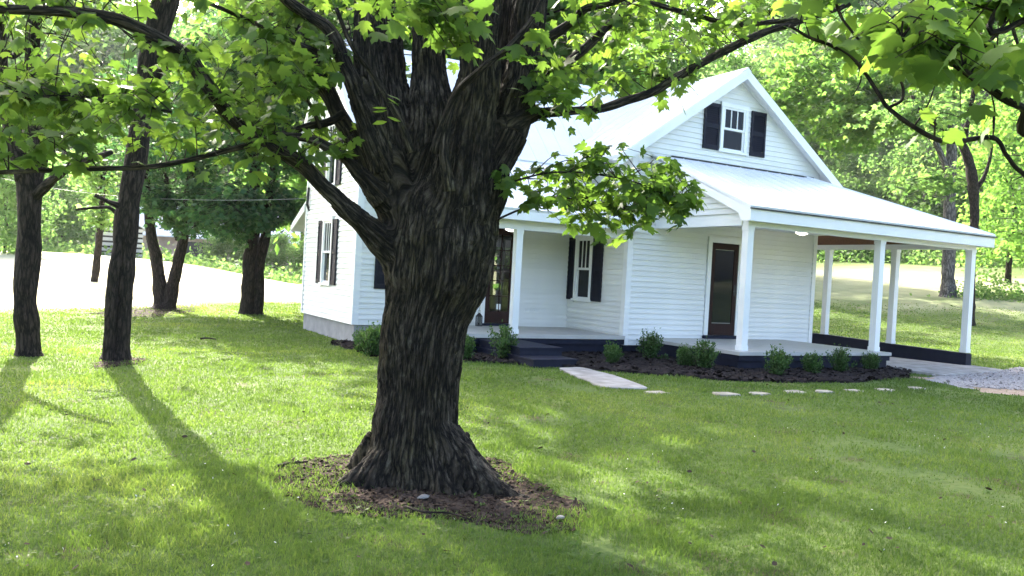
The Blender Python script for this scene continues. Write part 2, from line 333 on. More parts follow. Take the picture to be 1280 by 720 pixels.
fieldR = smooth(47, 54, sR)*(1-smooth(70, 82, sR))*smooth(20, 30, GX)*.42
FIELD = np.clip(fieldL*(1-smooth(85, 110, GY))+fieldR, 0, 1)
ground = link('ground', raw_mesh('ground', np.stack([GX, GY, GZ], -1).reshape(-1, 3), np.column_stack([ii, ii+ny, ii+ny+1, ii+1]), FIELD.ravel(), 'field', True), M['ground'])
ground['kind'] = 'structure'

# ------------------------------------------------------------------ farmhouse
XL, XW0, XW1, XC = 5.30, 10.35, 15.89, 17.92
YM, YB, YQ, YP2 = 15.76, 19.53, 13.60, 11.03
house = thing('farmhouse', (10.5, 15.5, 0), 'white clapboard farmhouse with black shutters, pale metal roofs and navy porch skirts', 'house')
HI = inv_of(house)
def hp(name, mb, m, parent=None, **k): return mb.build(name, M[m], parent or house, HI if parent is None else None, **k)
def boxpart(name, b_, m, parent=None):
    q = MB(); q.box(*b_); return hp(name, q, m, parent)
class W:                                                   # coordinates on a wall: u along, o outward, z up
    def __init__(s, ax, pos): s.ax, s.pos = ax, pos
    def __call__(s, u, o, z): return (u, s.pos-o, z) if s.ax == 'Y' else (s.pos-o, u, z)
    def box(s, mb, u0, u1, o0, o1, z0, z1):
        c = [s(u, o, z) for z in (z0, z1) for u, o in ((u0, o0), (u1, o0), (u1, o1), (u0, o1))]
        mb.add(c, [(0, 3, 2, 1), (4, 5, 6, 7), (0, 1, 5, 4), (1, 2, 6, 5), (2, 3, 7, 6), (3, 0, 4, 7)])
_boards = {}
def board_mesh(ub0, ub1, ut0, ut1, e):
    key = tuple(round(v, 3) for v in (ub1-ub0, ut0-ub0, ut1-ub0, e))
    if key not in _boards:
        mb = MB(); h = e+.016; a, b_, c, d = 0, ub1-ub0, ut1-ub0, ut0-ub0
        mb.add([(a, -.034, 0), (b_, -.034, 0), (b_, 0, 0), (a, 0, 0), (d, -.006, h), (c, -.006, h), (c, 0, h), (d, 0, h)],
               [(0, 3, 2, 1), (4, 5, 6, 7), (0, 1, 5, 4), (1, 2, 6, 5), (2, 3, 7, 6), (3, 0, 4, 7)])
        _boards[key] = mb.mesh('clapboard'); _boards[key].materials.append(M['siding'])
    return _boards[key]
def siding(wall, w, ulim, z0, z1, holes=(), e=.111):
    z = z0
    while z < z1-.03:
        zt = min(z+e, z1); b0, b1 = ulim(z); t0, t1 = ulim(zt)
        segs = [(b0, b1, t0, t1)]
        for (h0, h1, hz0, hz1) in holes:
            if hz0 < zt-.01 and hz1 > z+.01:
                new = []
                for s in segs:
                    if h1 <= s[0] or h0 >= s[1]: new.append(s); continue
                    if h0-s[0] > .04: new.append((s[0], h0, min(s[2], h0-.02), h0))
                    if s[1]-h1 > .04: new.append((h1, s[1], h1, max(s[3], h1+.02)))
                segs = new
        for (p, q, r, s_) in segs:
            if q-p < .05: continue
            o = link('clapboard', board_mesh(p, q, r, s_, zt-z) if w.ax == 'Y' else board_mesh(-q, -p, -s_, -r, zt-z), None, wall)
            j = random.uniform(-.0015, .0015)
            if w.ax == 'Y': o.location = (p, w.pos+j, z+random.uniform(-.001, .001))
            else: o.location = (w.pos+j, q, z+random.uniform(-.001, .001)); o.rotation_euler = (0, 0, -math.pi/2)
        z = zt
def window(w, u0, u1, z0, z1, shut=(), muntins=3, flip=False):
    """frame outer u0..u1, z0..z1"""
    f = MB(); t_ = .075
    w.box(f, u0, u0+t_, 0, .062, z0, z1); w.box(f, u1-t_, u1, 0, .062, z0, z1)
    w.box(f, u0-.02, u1+.02, 0, .072, z1, z1+.09); w.box(f, u0-.04, u1+.04, 0, .085, z0-.05, z0)
    fr = hp('window', f, 'trim')
    zm = (z0+z1)/2; a, b_ = u0+t_, u1-t_
    for nm, za, zb, o in (('sash', zm-.02, z1, .048), ('sash', z0, zm+.02, .026)):
        s = MB(); q = .045
        w.box(s, a, a+q, o-.02, o, za, zb); w.box(s, b_-q, b_, o-.02, o, za, zb); w.box(s, a+q, b_-q, o-.02, o, za, za+q); w.box(s, a+q, b_-q, o-.02, o, zb-q, zb)
        if nm == 'sash' and za > zm-.1:
            for k in range(1, muntins):
                c = a+q+(b_-a-2*q)*k/muntins; w.box(s, c-.011, c+.011, o-.018, o-.004, za+q, zb-q)
        hp(nm, s, 'trim', fr)
        n = muntins if za > zm-.1 else 1
        for k in range(n):
            p = MB(); c0 = a+q+(b_-a-2*q)*k/n; c1 = a+q+(b_-a-2*q)*(k+1)/n
            w.box(p, c0+.004, c1-.004, o-.0235, o-.0185, za+q+.001, zb-q-.001); hp('pane', p, 'glass', fr)
    for (s0, s1) in shut:
        s = MB(); g = .055; o0, o1 = .026, .062
        w.box(s, s0, s0+g, o0, o1, z0-.03, z1+.03); w.box(s, s1-g, s1, o0, o1, z0-.03, z1+.03)
        for za, zb in ((z0-.03, z0+.06), (zm-.045, zm+.045), (z1-.05, z1+.03)): w.box(s, s0+g, s1-g, o0, o1-.003, za, zb)
        w.box(s, s0+g, s1-g, o0, o0+.006, z0+.06, z1-.05)
        sh = hp('shutter', s, 'shutter'); l = MB()
        for za, zb in ((z0+.06, zm-.045), (zm+.045, z1-.05)):
            n = max(3, int((zb-za)/.042))
            for k in range(n):
                zz = za+(zb-za)*k/n; hh = (zb-za)/n
                c = [w(s0+g, o1-.008, zz), w(s1-g, o1-.008, zz), w(s1-g, o0+.008, zz+hh*.95), w(s0+g, o0+.008, zz+hh*.95),
                     w(s0+g, o1-.008, zz+.008), w(s1-g, o1-.008, zz+.008), w(s1-g, o0+.008, zz+hh*.95+.008), w(s0+g, o0+.008, zz+hh*.95+.008)]
                l.add(c, [(0, 3, 2, 1), (4, 5, 6, 7), (0, 1, 5, 4), (1, 2, 6, 5), (2, 3, 7, 6), (3, 0, 4, 7)])
        hp('louver_slats', l, 'shutter', sh)
RIDGE_Y, RIDGE_Z, EAVE_Z = 17.65, 6.45, 4.0
mslope = (RIDGE_Z-EAVE_Z)/(RIDGE_Y-15.42)
# foundations and skirts
boxpart('foundation', (XL+.03, XW0+.2, YM+.03, YB-.02, -.4, .345), 'block')
boxpart('foundation', (XW0+.02, XW1-.02, YQ+.02, YM+.02, -.4, .19), 'navy')
# left gable wall
wL = W('X', XL); q = MB()
q.prism([(XL, YM, .345), (XL, YB, .345), (XL, YB, 4.02), (XL, RIDGE_Y, 6.30), (XL, YM, 4.02)], (.12, 0, 0))
wall_left = hp('wall', q, 'siding')
def lim_left(z):
    if z < 4.02: return (YM+.09, YB-.09)
    k = (z-4.02)/(6.28-4.02); return (YM+.02+(RIDGE_Y-YM)*k, YB-.02-(YB-RIDGE_Y)*k)
GW = (17.30, 18.00, 1.11, 2.46); UW = (17.28, 17.98, 3.24, 4.58)
siding(wall_left, wL, lim_left, .345, 6.2, [(GW[0]-.02, GW[1]+.02, GW[2]-.03, GW[3]+.06), (UW[0]-.02, UW[1]+.02, UW[2]-.03, UW[3]+.06)])
window(wL, *GW, shut=((16.95, 17.28), (18.02, 18.35))); window(wL, *UW, shut=((16.94, 17.26), (18.0, 18.32)))
q = MB(); wL.box(q, YM-.0, YM+.09, -.0, .044, .345, 3.98); wL.box(q, YB-.09, YB, 0, .044, .345, 3.98); hp('corner_board', q, 'trim')
q = MB(); q.box(XL-.044, XL+.09, YM-.044, YM-.001, .345, 3.9); hp('corner_board', q, 'trim')
# main front wall (behind porch), with a real doorway
D1 = (8.205, 8.90, .44, 2.50); q = MB()
q.box(XL+.12, D1[0]-.06, YM, YM+.12, .345, 4.1); q.box(D1[1]+.06, XW0+.1, YM, YM+.12, .345, 4.1); q.box(D1[0]-.06, D1[1]+.06, YM, YM+.12, D1[3]+.06, 4.1); q.box(D1[0]-.06, D1[1]+.06, YM, YM+.12, .345, D1[2])
wall_front = hp('wall', q, 'siding'); wF = W('Y', YM)
FW = (6.05, 7.66, 1.11, 2.46)
siding(wall_front, wF, lambda z: (XL+.06, XW0-.002), .345, 3.85, [(FW[0]-.02, FW[1]+.02, FW[2]-.03, FW[3]+.06), (D1[0]-.13, D1[1]+.13, .3, D1[3]+.12)])
window(wF, *FW, shut=((5.68, 6.02), (7.70, 8.03)), muntins=4)
# back wall with the small rear window that shows through the front door
BW = (10.35, 10.95, .95, 2.25); q = MB()
q.box(XL+.12, BW[0], YB-.12, YB, .345, 4.02); q.box(BW[1], XW1, YB-.12, YB, .345, 4.02); q.box(BW[0], BW[1], YB-.12, YB, .345, BW[2]); q.box(BW[0], BW[1], YB-.12, YB, BW[3], 4.02)
hp('wall', q, 'siding')
q = MB(); q.box((BW[0]+BW[1])/2-.02, (BW[0]+BW[1])/2+.02, YB-.09, YB-.05, BW[2], BW[3]); q.box(BW[0], BW[1], YB-.092, YB-.052, 1.58, 1.62); hp('rear_window_bar', q, 'trim')
boxpart('interior_floor', (XL+.13, XW1-.1, YM+.13, YB-.13, .30, .42), 'dark'); boxpart('interior_ceiling', (XL+.13, XW1-.1, YM+.13, YB-.13, 2.9, 2.98), 'dark')
boxpart('interior_wall', (9.05+2.2, 9.15+2.2, YM+.125, YB-.125, .42, 2.9), 'dark'); boxpart('interior_wall', (7.55, 7.65, YM+.125, YB-.125, .42, 2.9), 'dark')
boxpart('wall', (XW1-.12, XW1, YM+.1, YB-.125, .19, 4.02), 'siding')
# wing walls
q = MB(); q.box(XW0, XW0+.12, YQ+.121, YM-.002, .19, 4.3); wall_side = hp('wall', q, 'siding'); wS = W('X', XW0)
PW = (14.80, 15.47, 1.06, 2.40)
siding(wall_side, wS, lambda z: (YQ+.09, YM-.03), .30, 4.2, [(PW[0]-.02, PW[1]+.02, PW[2]-.03, PW[3]+.06)])
window(wS, *PW, shut=((14.42, 14.78), (15.49, 15.74)))
q = MB(); q.box(XW1-.12, XW1, YQ+.121, YM+.099, .19, 4.3); hp('wall', q, 'siding')
q = MB(); wing_pk = 6.12
q.prism([(XW0, YQ, .19), (XW1, YQ, .19), (XW1, YQ, 4.32), (13.1, YQ, wing_pk), (XW0, YQ, 4.32)], (0, .12, 0)); wall_wing = hp('wall', q, 'siding'); wQ = W('Y', YQ)
def lim_w(z):
    if z < 4.32: return (XW0+.09, XW1-.09)
    k = (z-4.32)/(wing_pk-4.32); return (XW0+.03+(13.1-XW0)*k, XW1-.03-(XW1-13.1)*k)
D2 = (12.60, 13.40, .43, 2.46); AW = (12.635, 13.425, 4.50, 5.44)
siding(wall_wing, wQ, lim_w, .19, 2.88, [(D2[0]-.13, D2[1]+.13, .1, D2[3]+.12)])
siding(wall_wing, wQ, lambda z: (max(lim_w(z)[0], XW0+.09), min(XW1-.09, lim_w(z)[1])) if z > 4.1 else (XW0+.09, 11.0), 2.88, 6.05, [(AW[0]-.02, AW[1]+.02, AW[2]-.03, AW[3]+.08)])
window(wQ, *AW, shut=((12.15, 12.60), (13.54, 13.99)))
q = MB(); wQ.box(q, XW0-.044, XW0+.09, 0, .044, .19, 4.2); wS.box(q, YQ-.0, YQ+.09, 0, .0442, .19, 4.2); hp('corner_board', q, 'trim')
q = MB(); wQ.box(q, XW1-.09, XW1+.026, 0, .044, .19, 2.86); hp('corner_board', q, 'trim')
# doors
def door(w, d, clear, cols, rows):
    u0, u1, z0, z1 = d; f = MB()
    w.box(f, u0-.11, u0-.001, 0, .05, z0-.07, z1); w.box(f, u1+.001, u1+.11, 0, .05, z0-.07, z1); w.box(f, u0-.11, u1+.11, 0, .056, z1+.001, z1+.12)
    hp('door_frame', f, 'trim')
    s = MB(); a, b_ = u0+.115, u1-.115; za, zb = z0+.26, z1-.14; o0, o1 = .004, .030
    w.box(s, u0, a, o0, o1, z0, z1); w.box(s, b_, u1, o0, o1, z0, z1); w.box(s, a, b_, o0, o1, z0, za); w.box(s, a, b_, o0, o1, zb, z1)
    for k in range(1, cols): c = a+(b_-a)*k/cols; w.box(s, c-.011, c+.011, o0+.006, o1-.006, za, zb)
    for k in range(1, rows): c = za+(zb-za)*k/rows; w.box(s, a, b_, o0+.008, o1-.008, c-.011, c+.011)
    dr = hp('door', s, 'doorwood')
    for i in range(cols):
        for k in range(rows):
            p = MB(); w.box(p, a+(b_-a)*i/cols+.012, a+(b_-a)*(i+1)/cols-.012, o0+.010, o0+.015, za+(zb-za)*k/rows+.012, za+(zb-za)*(k+1)/rows-.012)
            hp('pane', p, 'clear' if clear else 'glass', dr)
    h = MB(); hu = u1-.06; p = [w(hu, .03, z0+.98), w(hu, .075, z0+.98), w(hu-.10, .08, z0+.98)]
    h.tube(p, [.012, .012, .010], 8); w.box(h, hu-.025, hu+.025, 0.03, .036, z0+.88, z0+1.12); hp('handle', h, 'black', dr)
    t_ = MB(); w.box(t_, u0-.13, u1+.13, 0, .10, z0-.075, z0-.004); hp('threshold', t_, 'navy')
    return dr
d1 = door(wF, D1, True, 2, 5); d2 = door(wQ, D2, False, 1, 1)
q = MB(); wF.box(q, 8.50, 8.60, .0195, .023, .74, .86); hp('paper_note', q, 'trim', d1)
for u in (9.24, 9.47):
    q = MB(); wF.box(q, u, u+.10, .02, .034, .70, .76); hp('outlet_cover', q, 'trim')
# roofs
def roof_slab(name, quad, th=.07, parent=None):
    q = MB(); P = [np.array(p, float) for p in quad]; n = np.cross(P[1]-P[0], P[2]-P[0]); n /= np.linalg.norm(n); n = n if n[2] > 0 else -n
    q.prism([p-n*th for p in P], n*th); return hp(name, q, 'roof', parent), n
def ribs(parent, e0, e1, r0, r1, n, step=.41):
    """standing seams running from the eave e0-e1 up to r0-r1"""
    q = MB(); e0, e1, r0, r1 = map(lambda p: np.array(p, float), (e0, e1, r0, r1)); L_ = np.linalg.norm(e1-e0); k = int(L_/step)
    d = (e1-e0)/L_
    for i in range(1, k):
        t_ = i/k; a = e0+(e1-e0)*t_; b_ = r0+(r1-r0)*t_
        q.prism([a-d*.012-n*.004, a+d*.012-n*.004, a+d*.006+n*.012, a-d*.006+n*.012], b_-a)
    hp('roof_seams', q, 'roof', parent)
zr = lambda y: EAVE_Z+mslope*(y-15.42)
E0, E1, R0, R1 = (5.02, 15.42, 4.0), (16.15, 15.42, 4.0), (5.02, RIDGE_Y, RIDGE_Z), (16.15, RIDGE_Y, RIDGE_Z)
o, n = roof_slab('roof', [E0, E1, R1, R0]); ribs(o, E0, E1, R0, R1, n)
roof_slab('roof', [(5.02, 19.88, 4.0), (16.15, 19.88, 4.0), (16.15, RIDGE_Y+.004, RIDGE_Z), (5.02, RIDGE_Y+.004, RIDGE_Z)])
q = MB(); q.prism([(5.0, RIDGE_Y-.12, RIDGE_Z-.10), (5.0, RIDGE_Y, RIDGE_Z+.02), (5.0, RIDGE_Y+.12, RIDGE_Z-.10)], (11.17, 0, 0)); hp('ridge_cap', q, 'roof')
for ya, za, yb, zb in ((15.40, 3.9, RIDGE_Y, RIDGE_Z-.1), (19.9, 3.9, RIDGE_Y, RIDGE_Z-.1)):
    q = MB(); q.prism([(5.03, ya, za-.10), (5.03, yb, zb-.12), (5.03, yb, zb+.02), (5.03, ya, za+.04)], (.03, 0, 0)); hp('rake_board', q, 'trim')
boxpart('cornice_return', (5.035, 5.30, 15.43, 16.05, 3.78, 3.93), 'trim'); boxpart('cornice_return', (5.035, 5.30, 19.2, 19.86, 3.78, 3.93), 'trim')
q = MB(); q.box(5.3, 6.3, 15.44, YM-.026, 3.86, 3.92); hp('soffit', q, 'trim')
# wing gable roof
wr, we = 6.30, 4.02; wy0 = 13.33
for xe in (9.78, 16.42):
    e0, e1, r0, r1 = (xe, wy0, we), (xe, 17.0, we), (13.1, wy0, wr), (13.1, 17.4, wr)
    o, n = roof_slab('roof', [e0, e1, r1, r0]); ribs(o, e0, e1, r0, r1, n)
    s = 1 if xe > 13 else -1
    q = MB(); q.prism([(xe, wy0-.028, we-.24), (13.1, wy0-.028, wr-.24), (13.1, wy0-.028, wr-.02), (xe, wy0-.028, we-.02)], (0, .026, 0)); hp('rake_board', q, 'trim')
    q = MB(); q.prism([(xe-s*.02, wy0+.0, we-.10), (13.1, wy0, wr-.10), (13.1, wy0, wr-.078), (xe-s*.02, wy0, we-.078)], (0, .24, 0)); hp('soffit', q, 'trim')
    q = MB(); q.prism([(xe-s*.45, YQ-.05, we-.08+.3*s*s*.98), (13.1, YQ-.05, wr-.20), (13.1, YQ-.05, wr-.085), (xe-s*.45, YQ-.05, we+.31)], (0, .022, 0)); hp('frieze_board', q, 'trim')
q = MB(); q.prism([(12.98, wy0-.02, wr-.07), (13.1, wy0-.02, wr+.02), (13.22, wy0-.02, wr-.07)], (0, 4.2, 0)); hp('ridge_cap', q, 'roof')
# porch roof in front of the main block
e0, e1, r0, r1 = (6.1, 13.25, 2.74), (10.34, 13.25, 2.74), (6.1, 15.55, 4.03), (10.34, 15.55, 4.03)
o, n = roof_slab('porch_roof', [e0, e1, r1, r0], .06); ribs(o, e0, e1, r0, r1, n)
boxpart('fascia', (6.1, 10.52, 13.27, 13.30, 2.53, 2.69), 'trim')
boxpart('porch_beam', (6.4, 10.32, 13.58, 13.73, 2.37, 2.60), 'trim')
boxpart('porch_ceiling', (6.3, 10.33, 13.31, YM-.03, 2.605, 2.63), 'trim')
q = MB(); q.box(10.36, 10.50, 13.16, 13.26, 2.60, 2.70); hp('gutter_end', q, 'black')
q = MB(); q.prism([(6.2, 13.3, 2.64), (6.2, YM-.03, 2.64), (6.2, YM-.03, 3.9), (6.2, 15.5, 3.9)], (.05, 0, 0)); hp('porch_gable_end', q, 'siding')
boxpart('porch_floor', (6.3, XW0-.03, 13.50, YM-.03, .31, .382), 'porchfloor')
boxpart('porch_skirt', (6.32, XW0-.02, 13.53, 13.56, .20, .309), 'navy')
q = MB(); q.box(6.34, XW0-.02, 13.60, 13.66, -.3, .205); sk1 = hp('porch_skirt', q, 'navy')
for k in range(6):
    q = MB(); x = 7.0+k*.085; q.box(x, x+.04, 13.585, 13.602, -.08, .09); hp('vent_slat', q, 'shutter', sk1)
for k in range(4):
    q = MB(); x = 8.05+k*.085; q.box(x, x+.04, 13.585, 13.602, -.08, .09); hp('vent_slat', q, 'shutter', sk1)
def post(x, y, z0, z1, w_=.135):
    q = MB(); h = w_/2; q.box(x-h, x+h, y-h, y+h, z0, z1); p = hp('porch_post', q, 'trim')
    for a_, b_, nm in ((z0, z0+.09, 'post_base'), (z1-.07, z1-.001, 'post_capital')):
        q = MB(); q.box(x-h-.010, x+h+.010, y-h-.010, y+h+.010, a_, b_); hp(nm, q, 'trim', p)
post(7.77, 13.66, .383, 2.37); post(6.50, 13.66, .383, 2.37)
# hip roof over side porch and carport
ze, hs = 2.97, .42; ye, xe = 10.68, 18.24; run = 13.6-ye; xh = xe-run
top = ze+hs*run; e0, e1, r0, r1 = (10.78, ye, ze), (xe, ye, ze), (10.78, 13.598, top), (xh, 13.598, top)
o, n = roof_slab('porch_roof', [e0, e1, r1, r0], .06)
q = MB()
for i in range(1, 19):
    x = 10.78+i*.41; tt = 1.0 if x < xh else (xe-x)/run
    if tt < .05: continue
    a = np.array((x, ye, ze)); b_ = np.array((x, ye+run*tt, ze+hs*run*tt)); d = np.array((1., 0, 0))
    q.prism([a-d*.012-n*.004, a+d*.012-n*.004, a+d*.006+n*.012, a-d*.006+n*.012], b_-a)
hp('roof_seams', q, 'roof', o)
roof_slab('porch_roof', [(xe, ye, ze), (xe, 15.5, ze), (xh, 15.5, top), (xh, 13.6, top)], .06)
q = MB(); q.tube([(xe-.02, ye+.02, ze+.0), (xh, 13.58, top+.0)], [.03, .03], 6); hp('hip_cap', q, 'roof')
q = MB(); q.box(11.3, 15.6, YQ-.09, YQ-.03, top-.035, top-.005); hp('flashing', q, 'black')
q = MB(); q.box(10.80, xe-.02, ye+.012, ye+.04, 2.70, 2.905); hp('fascia', q, 'trim')
q = MB(); q.box(xe-.048, xe-.02, ye+.041, 15.48, 2.70, 2.905); hp('fascia', q, 'trim')
q = MB(); q.box(10.77, xe+.01, ye-.03, ye+.01, 2.908, 2.93); hp('dark_edge_strip', q, 'black')  # dark strip just below the front roof edge
q = MB(); q.box(10.81, xe-.05, ye+.041, 10.95, 2.74, 2.76); q.box(18.002, xe-.05, 10.951, 15.4, 2.74, 2.76); hp('soffit', q, 'trim')
q = MB(); q.prism([(10.78, ye+.0, ze-.27), (10.78, ye, ze-.062), (10.78, 13.55, top-.062), (10.78, 13.55, top-.20), (10.78, 11.0, 2.86), (10.78, 10.9, ze-.27)], (.03, 0, 0)); hp('rake_board', q, 'trim')
q = MB(); q.prism([(11.0, 10.98, 2.86), (11.0, YQ-.03, 2.86), (11.0, YQ-.03, top-.08), (11.0, 10.98, ze+.03)], (.08, 0, 0)); tri = hp('wall', q, 'siding')
def lim_t(z): return (min(YQ-.1, 10.98+max(0, (z-ze+.05)/hs)), YQ-.03)
siding(tri, W('X', 11.0), lim_t, 2.86, top-.2)
boxpart('porch_beam', (11.02, 18.0, 10.955, 11.105, 2.62, 2.97), 'trim')
boxpart('porch_beam', (11.0, 11.17, 11.106, YQ-.03, 2.64, 2.858), 'trim')
boxpart('porch_beam', (17.84, 18.0, 11.106, 15.45, 2.64, 2.76), 'trim')
boxpart('porch_ceiling', (11.171, 15.88, 11.106, YQ-.03, 2.84, 2.88), 'trim')
for k in range(9):                                        # brown boards under the carport roof, following its slope
    x = 15.9+k*.215; z = ze+hs*(xe-x)-.07; q = MB(); y0 = ye+(xe-x)+.05
    q.prism([(x, y0, z), (x+.208, y0, z-hs*.208), (x+.208, y0, z-hs*.208-.025), (x, y0, z-.025)], (0, 15.45-y0, 0)); hp('ceiling_board', q, 'brownwood')
boxpart('carport_header', (17.86, 17.985, 11.11, 15.45, 2.761, 3.02), 'brownwood')
boxpart('porch_floor', (10.75, 14.95, 10.72, YQ-.03, .29, .352), 'porchfloor')
q = MB(); q.box(10.775, 14.93, 10.745, 10.79, .19, .288); q.box(10.775, 10.82, 10.79, YQ-.04, .19, .288); hp('porch_skirt', q, 'navy')
q = MB(); q.box(10.80, 14.91, 10.80, 10.86, -.3, .189); q.box(10.80, 10.86, 10.86, YQ-.04, -.3, .189); q.box(14.85, 14.91, 10.86, YQ-.04, -.3, .288); hp('porch_skirt', q, 'navy')
post(11.10, 11.03,   .353, 2.62, .145); post(14.80, 11.03,   .353, 2.62, .145)
for y in (YP2, 12.90, 14.87): post(XC, y, .33, 2.64, .145)
q = MB(); q.prism([(17.82, 10.93, -.1), (17.82, 20.5, -.1), (17.82, 20.5, .43), (17.82, 14.6, .40), (17.82, 12.6, .345), (17.82, 10.93, .315)], (.2, 0, 0)); hp('carport_curb', q, 'navy')
# rear porch roof that shows past the left gable wall
roof_slab('porch_roof', [(5.25, 20.75, 2.50), (12, 20.75, 2.50), (12, 19.54, 3.0), (5.25, 19.54, 3.0)], .06)
boxpart('fascia', (5.22, 12, 20.70, 20.73, 2.30, 2.45), 'trim')
q = MB(); q.prism([(5.22, 19.54, 2.75), (5.22, 20.70, 2.30), (5.22, 20.70, 2.44), (5.22, 19.54, 2.94)], (.03, 0, 0)); hp('rake_board', q, 'trim')
post(11.8, 20.55, 0, 2.4)
for mname in ():
    pass
# lamps on the porch ceilings
def ceiling_light(x, y, z, label, up_=.02):
    o = thing('ceiling_light', (x, y, z), label, 'ceiling light', 'porch ceiling lights'); q = MB()
    q.lathe([(.0, -.11), (.06, -.105), (.115, -.08), (.135, -.045), (.12, -.012), (.10, 0)], (0, 0, 0), 24); q.build('lamp_shade', M['globe'], o, smooth_=True)
    q = MB(); q.lathe([(.0, -.135), (.012, -.13), (.012, -.108), (0, -.105)], (0, 0, 0), 10); q.lathe([(.0, up_), (.125, up_), (.125, -.008), (.1, -.008)], (0, 0, 0), 24); q.build('fitting', M['black'], o, smooth_=True)
ceiling_light(14.05, 12.4, 2.815, 'round white lit ceiling lamp over the right-hand porch beside the carport')
ceiling_light(7.97, 14.3, 2.475, 'round white lit ceiling lamp over the front porch by the big tree', .129)
# lantern by the front door
ln = thing('lantern', (7.98, 15.52, .383), 'small black lantern standing on the porch floor left of the front door', 'lantern')
q = MB(); q.box(-.055, .055, -.055, .055, 0, .03); q.box(-.055, .055, -.055, .055, .20, .22)
for sx in (-1, 1):
    for sy in (-1, 1): q.box(sx*.05-.006, sx*.05+.006, sy*.05-.006, sy*.05+.006, .03, .20)
q.lathe([(.07, .22), (.02, .28), (.0, .285)], (0, 0, 0), 8); q.build('lantern_body', M['black'], ln)
q = MB(); q.box(-.045, .045, -.045, .045, .031, .199); q.build('lantern_glass', M['clear'], ln)
q = MB(); q.tube([(-.03, 0, .28), (-.03, 0, .33), (.03, 0, .33), (.03, 0, .28)], [.004]*4, 5); q.build('handle', M['black'], ln)
# front steps
st = thing('front_steps', (7.5, 12.4, 0), 'two dark navy painted concrete steps up to the front porch', 'steps')
for (x0, x1, y0, y1, z0, z1) in ((6.92, 7.80, 11.45, 13.5, -.15, .145), (6.96, 7.84, 11.98, 13.5, .146, .285)):
    q = MB(); b_ = .02
    q.box(x0+b_, x1-b_, y0+b_, y1, z0, z1-.03); q.box(x0, x1, y0, y1, z1-.03, z1); q.build('step', M['navy'], st, inv_of(st))
# ------------------------------------------------------------------ beds, paving, drive
G2 = lambda *pts: [tuple(gpt(px, py, .0)[:2]) for px, py in pts]
mulch_poly = blob([(4.75, 14.6), (5.15, 13.7), (6.2, 12.55), (6.9, 11.75), (7.0, 11.5), (7.75, 11.35), (8.1, 10.9), (8.9, 10.1), (9.8, 9.55), (11.2, 9.25), (12.9, 9.35), (14.2, 9.75), (14.95, 10.3), (15.2, 11.2), (14.9, 13.5), (10, 15), (6, 15.9), (5.0, 15.9)], 6, .10, 4)
sheet('mulch_bed', mulch_poly, .03, M['mulch'], 'structure', .03)
walk_poly = blob(G2((697, 461.5), (727, 461), (748, 466.5), (772, 473), (808, 486.5), (783, 487), (757, 485.5), (735, 478.5), (714, 470)), 3, .03, 5)
def paver(name, poly, z0, z1, m):
    q = MB(); c = np.mean(poly, axis=0); n = len(poly); vs = []
    for s, z in ((1.0, z0), (1.0, z1-.012), (.97, z1)):
        for p in poly: x, y = c+(np.array(p)-c)*s; vs.append((x, y, z+hz(x, y)))
    f = [(k*n+i, k*n+(i+1) % n, (k+1)*n+(i+1) % n, (k+1)*n+i) for k in range(2) for i in range(n)]+[tuple(2*n+i for i in range(n))]
    q.add(vs, f); return q
wk = paver('walk', walk_poly, -.05, .034, M['concrete']).build('front_walk', M['concrete'], kind='structure')
slab_poly = [(14.94, 9.55), (17.95, 10.05), (18.1, 10.9), (17.8, 10.95), (17.8, 20.5), (15.95, 20.5), (15.9, 13.7), (14.96, 13.6)]
sl = paver('slab', slab_poly, -.1, .062, M['concrete']).build('carport_slab', M['concrete'], kind='structure')
gravel_poly = blob([(13.9, 9.35), (15.6, 9.7), (18.0, 10.3), (19.4, 10.7), (24, 11.5), (34, 12), (44, 9), (44, 4.5), (28, 6.0), (18, 6.9), (14.6, 7.6), (13.6, 8.3)], 6, .22, 8)
sheet('gravel_drive', gravel_poly, .022, M['gravel'], 'structure', .03)
rg = np.random.default_rng(3)
def scatter(poly, n, rng):
    P = np.array(poly); lo, hi = P.min(0), P.max(0); out = np.zeros((0, 2))
    while len(out) < n:
        c = rng.uniform(lo, hi, (n*3, 2)); out = np.vstack([out, c[in_poly(c[:, 0], c[:, 1], poly)]])
    return out[:n]
def chips(name, P2, z, size, m, rng, flat=.35, elong=1.0):
    """many small tilted slivers lying about: one stuff object"""
    n = len(P2); tv = np.array([(-.5, -.5, 0), (.5, -.42, 0), (.45, .5, 0), (-.42, .4, 0), (0, 0, .35)], float); tf = np.array([(0, 1, 4), (1, 2, 4), (2, 3, 4), (3, 0, 4)])
    tv[:, 1] *= elong; P = np.column_stack([P2, hill(P2[:, 0], P2[:, 1])+z])
    X, Y, Z = frames(n, rng, (0, 18*flat/.35), 22*flat/.35); s = size*rng.uniform(.5, 1.4, n)
    V = P[:, None]+s[:, None, None]*(tv[None, :, 0:1]*X[:, None]+tv[None, :, 1:2]*Y[:, None]+tv[None, :, 2:3]*Z[:, None])
    F = tf[None]+np.arange(n)[:, None, None]*5
    o = link(name, raw_mesh(name, V.reshape(-1, 3), F.reshape(-1, 3)), m); o['kind'] = 'stuff'; return o
chips('mulch_chips', scatter(mulch_poly, 9000, rg), .045, .055, M['chip'], rg, .35, 1.8)
chips('gravel_stones', np.vstack([scatter(blob([(13.7, 8.4), (15.6, 9.6), (19.4, 10.6), (23, 11), (23, 7.5), (18, 7.1), (14.6, 7.7)], 4, .1, 2), 9000, rg), scatter(gravel_poly, 3000, rg)]), .035, .05, M['gravel'], rg, .3)
sandy = blob([(13.3, 8.0), (14.2, 9.2), (13.9, 9.7), (14.6, 7.9), (18, 7.0), (28, 6.2), (28, 5.6), (17.5, 6.3), (14.2, 7.1)], 5, .12, 3)
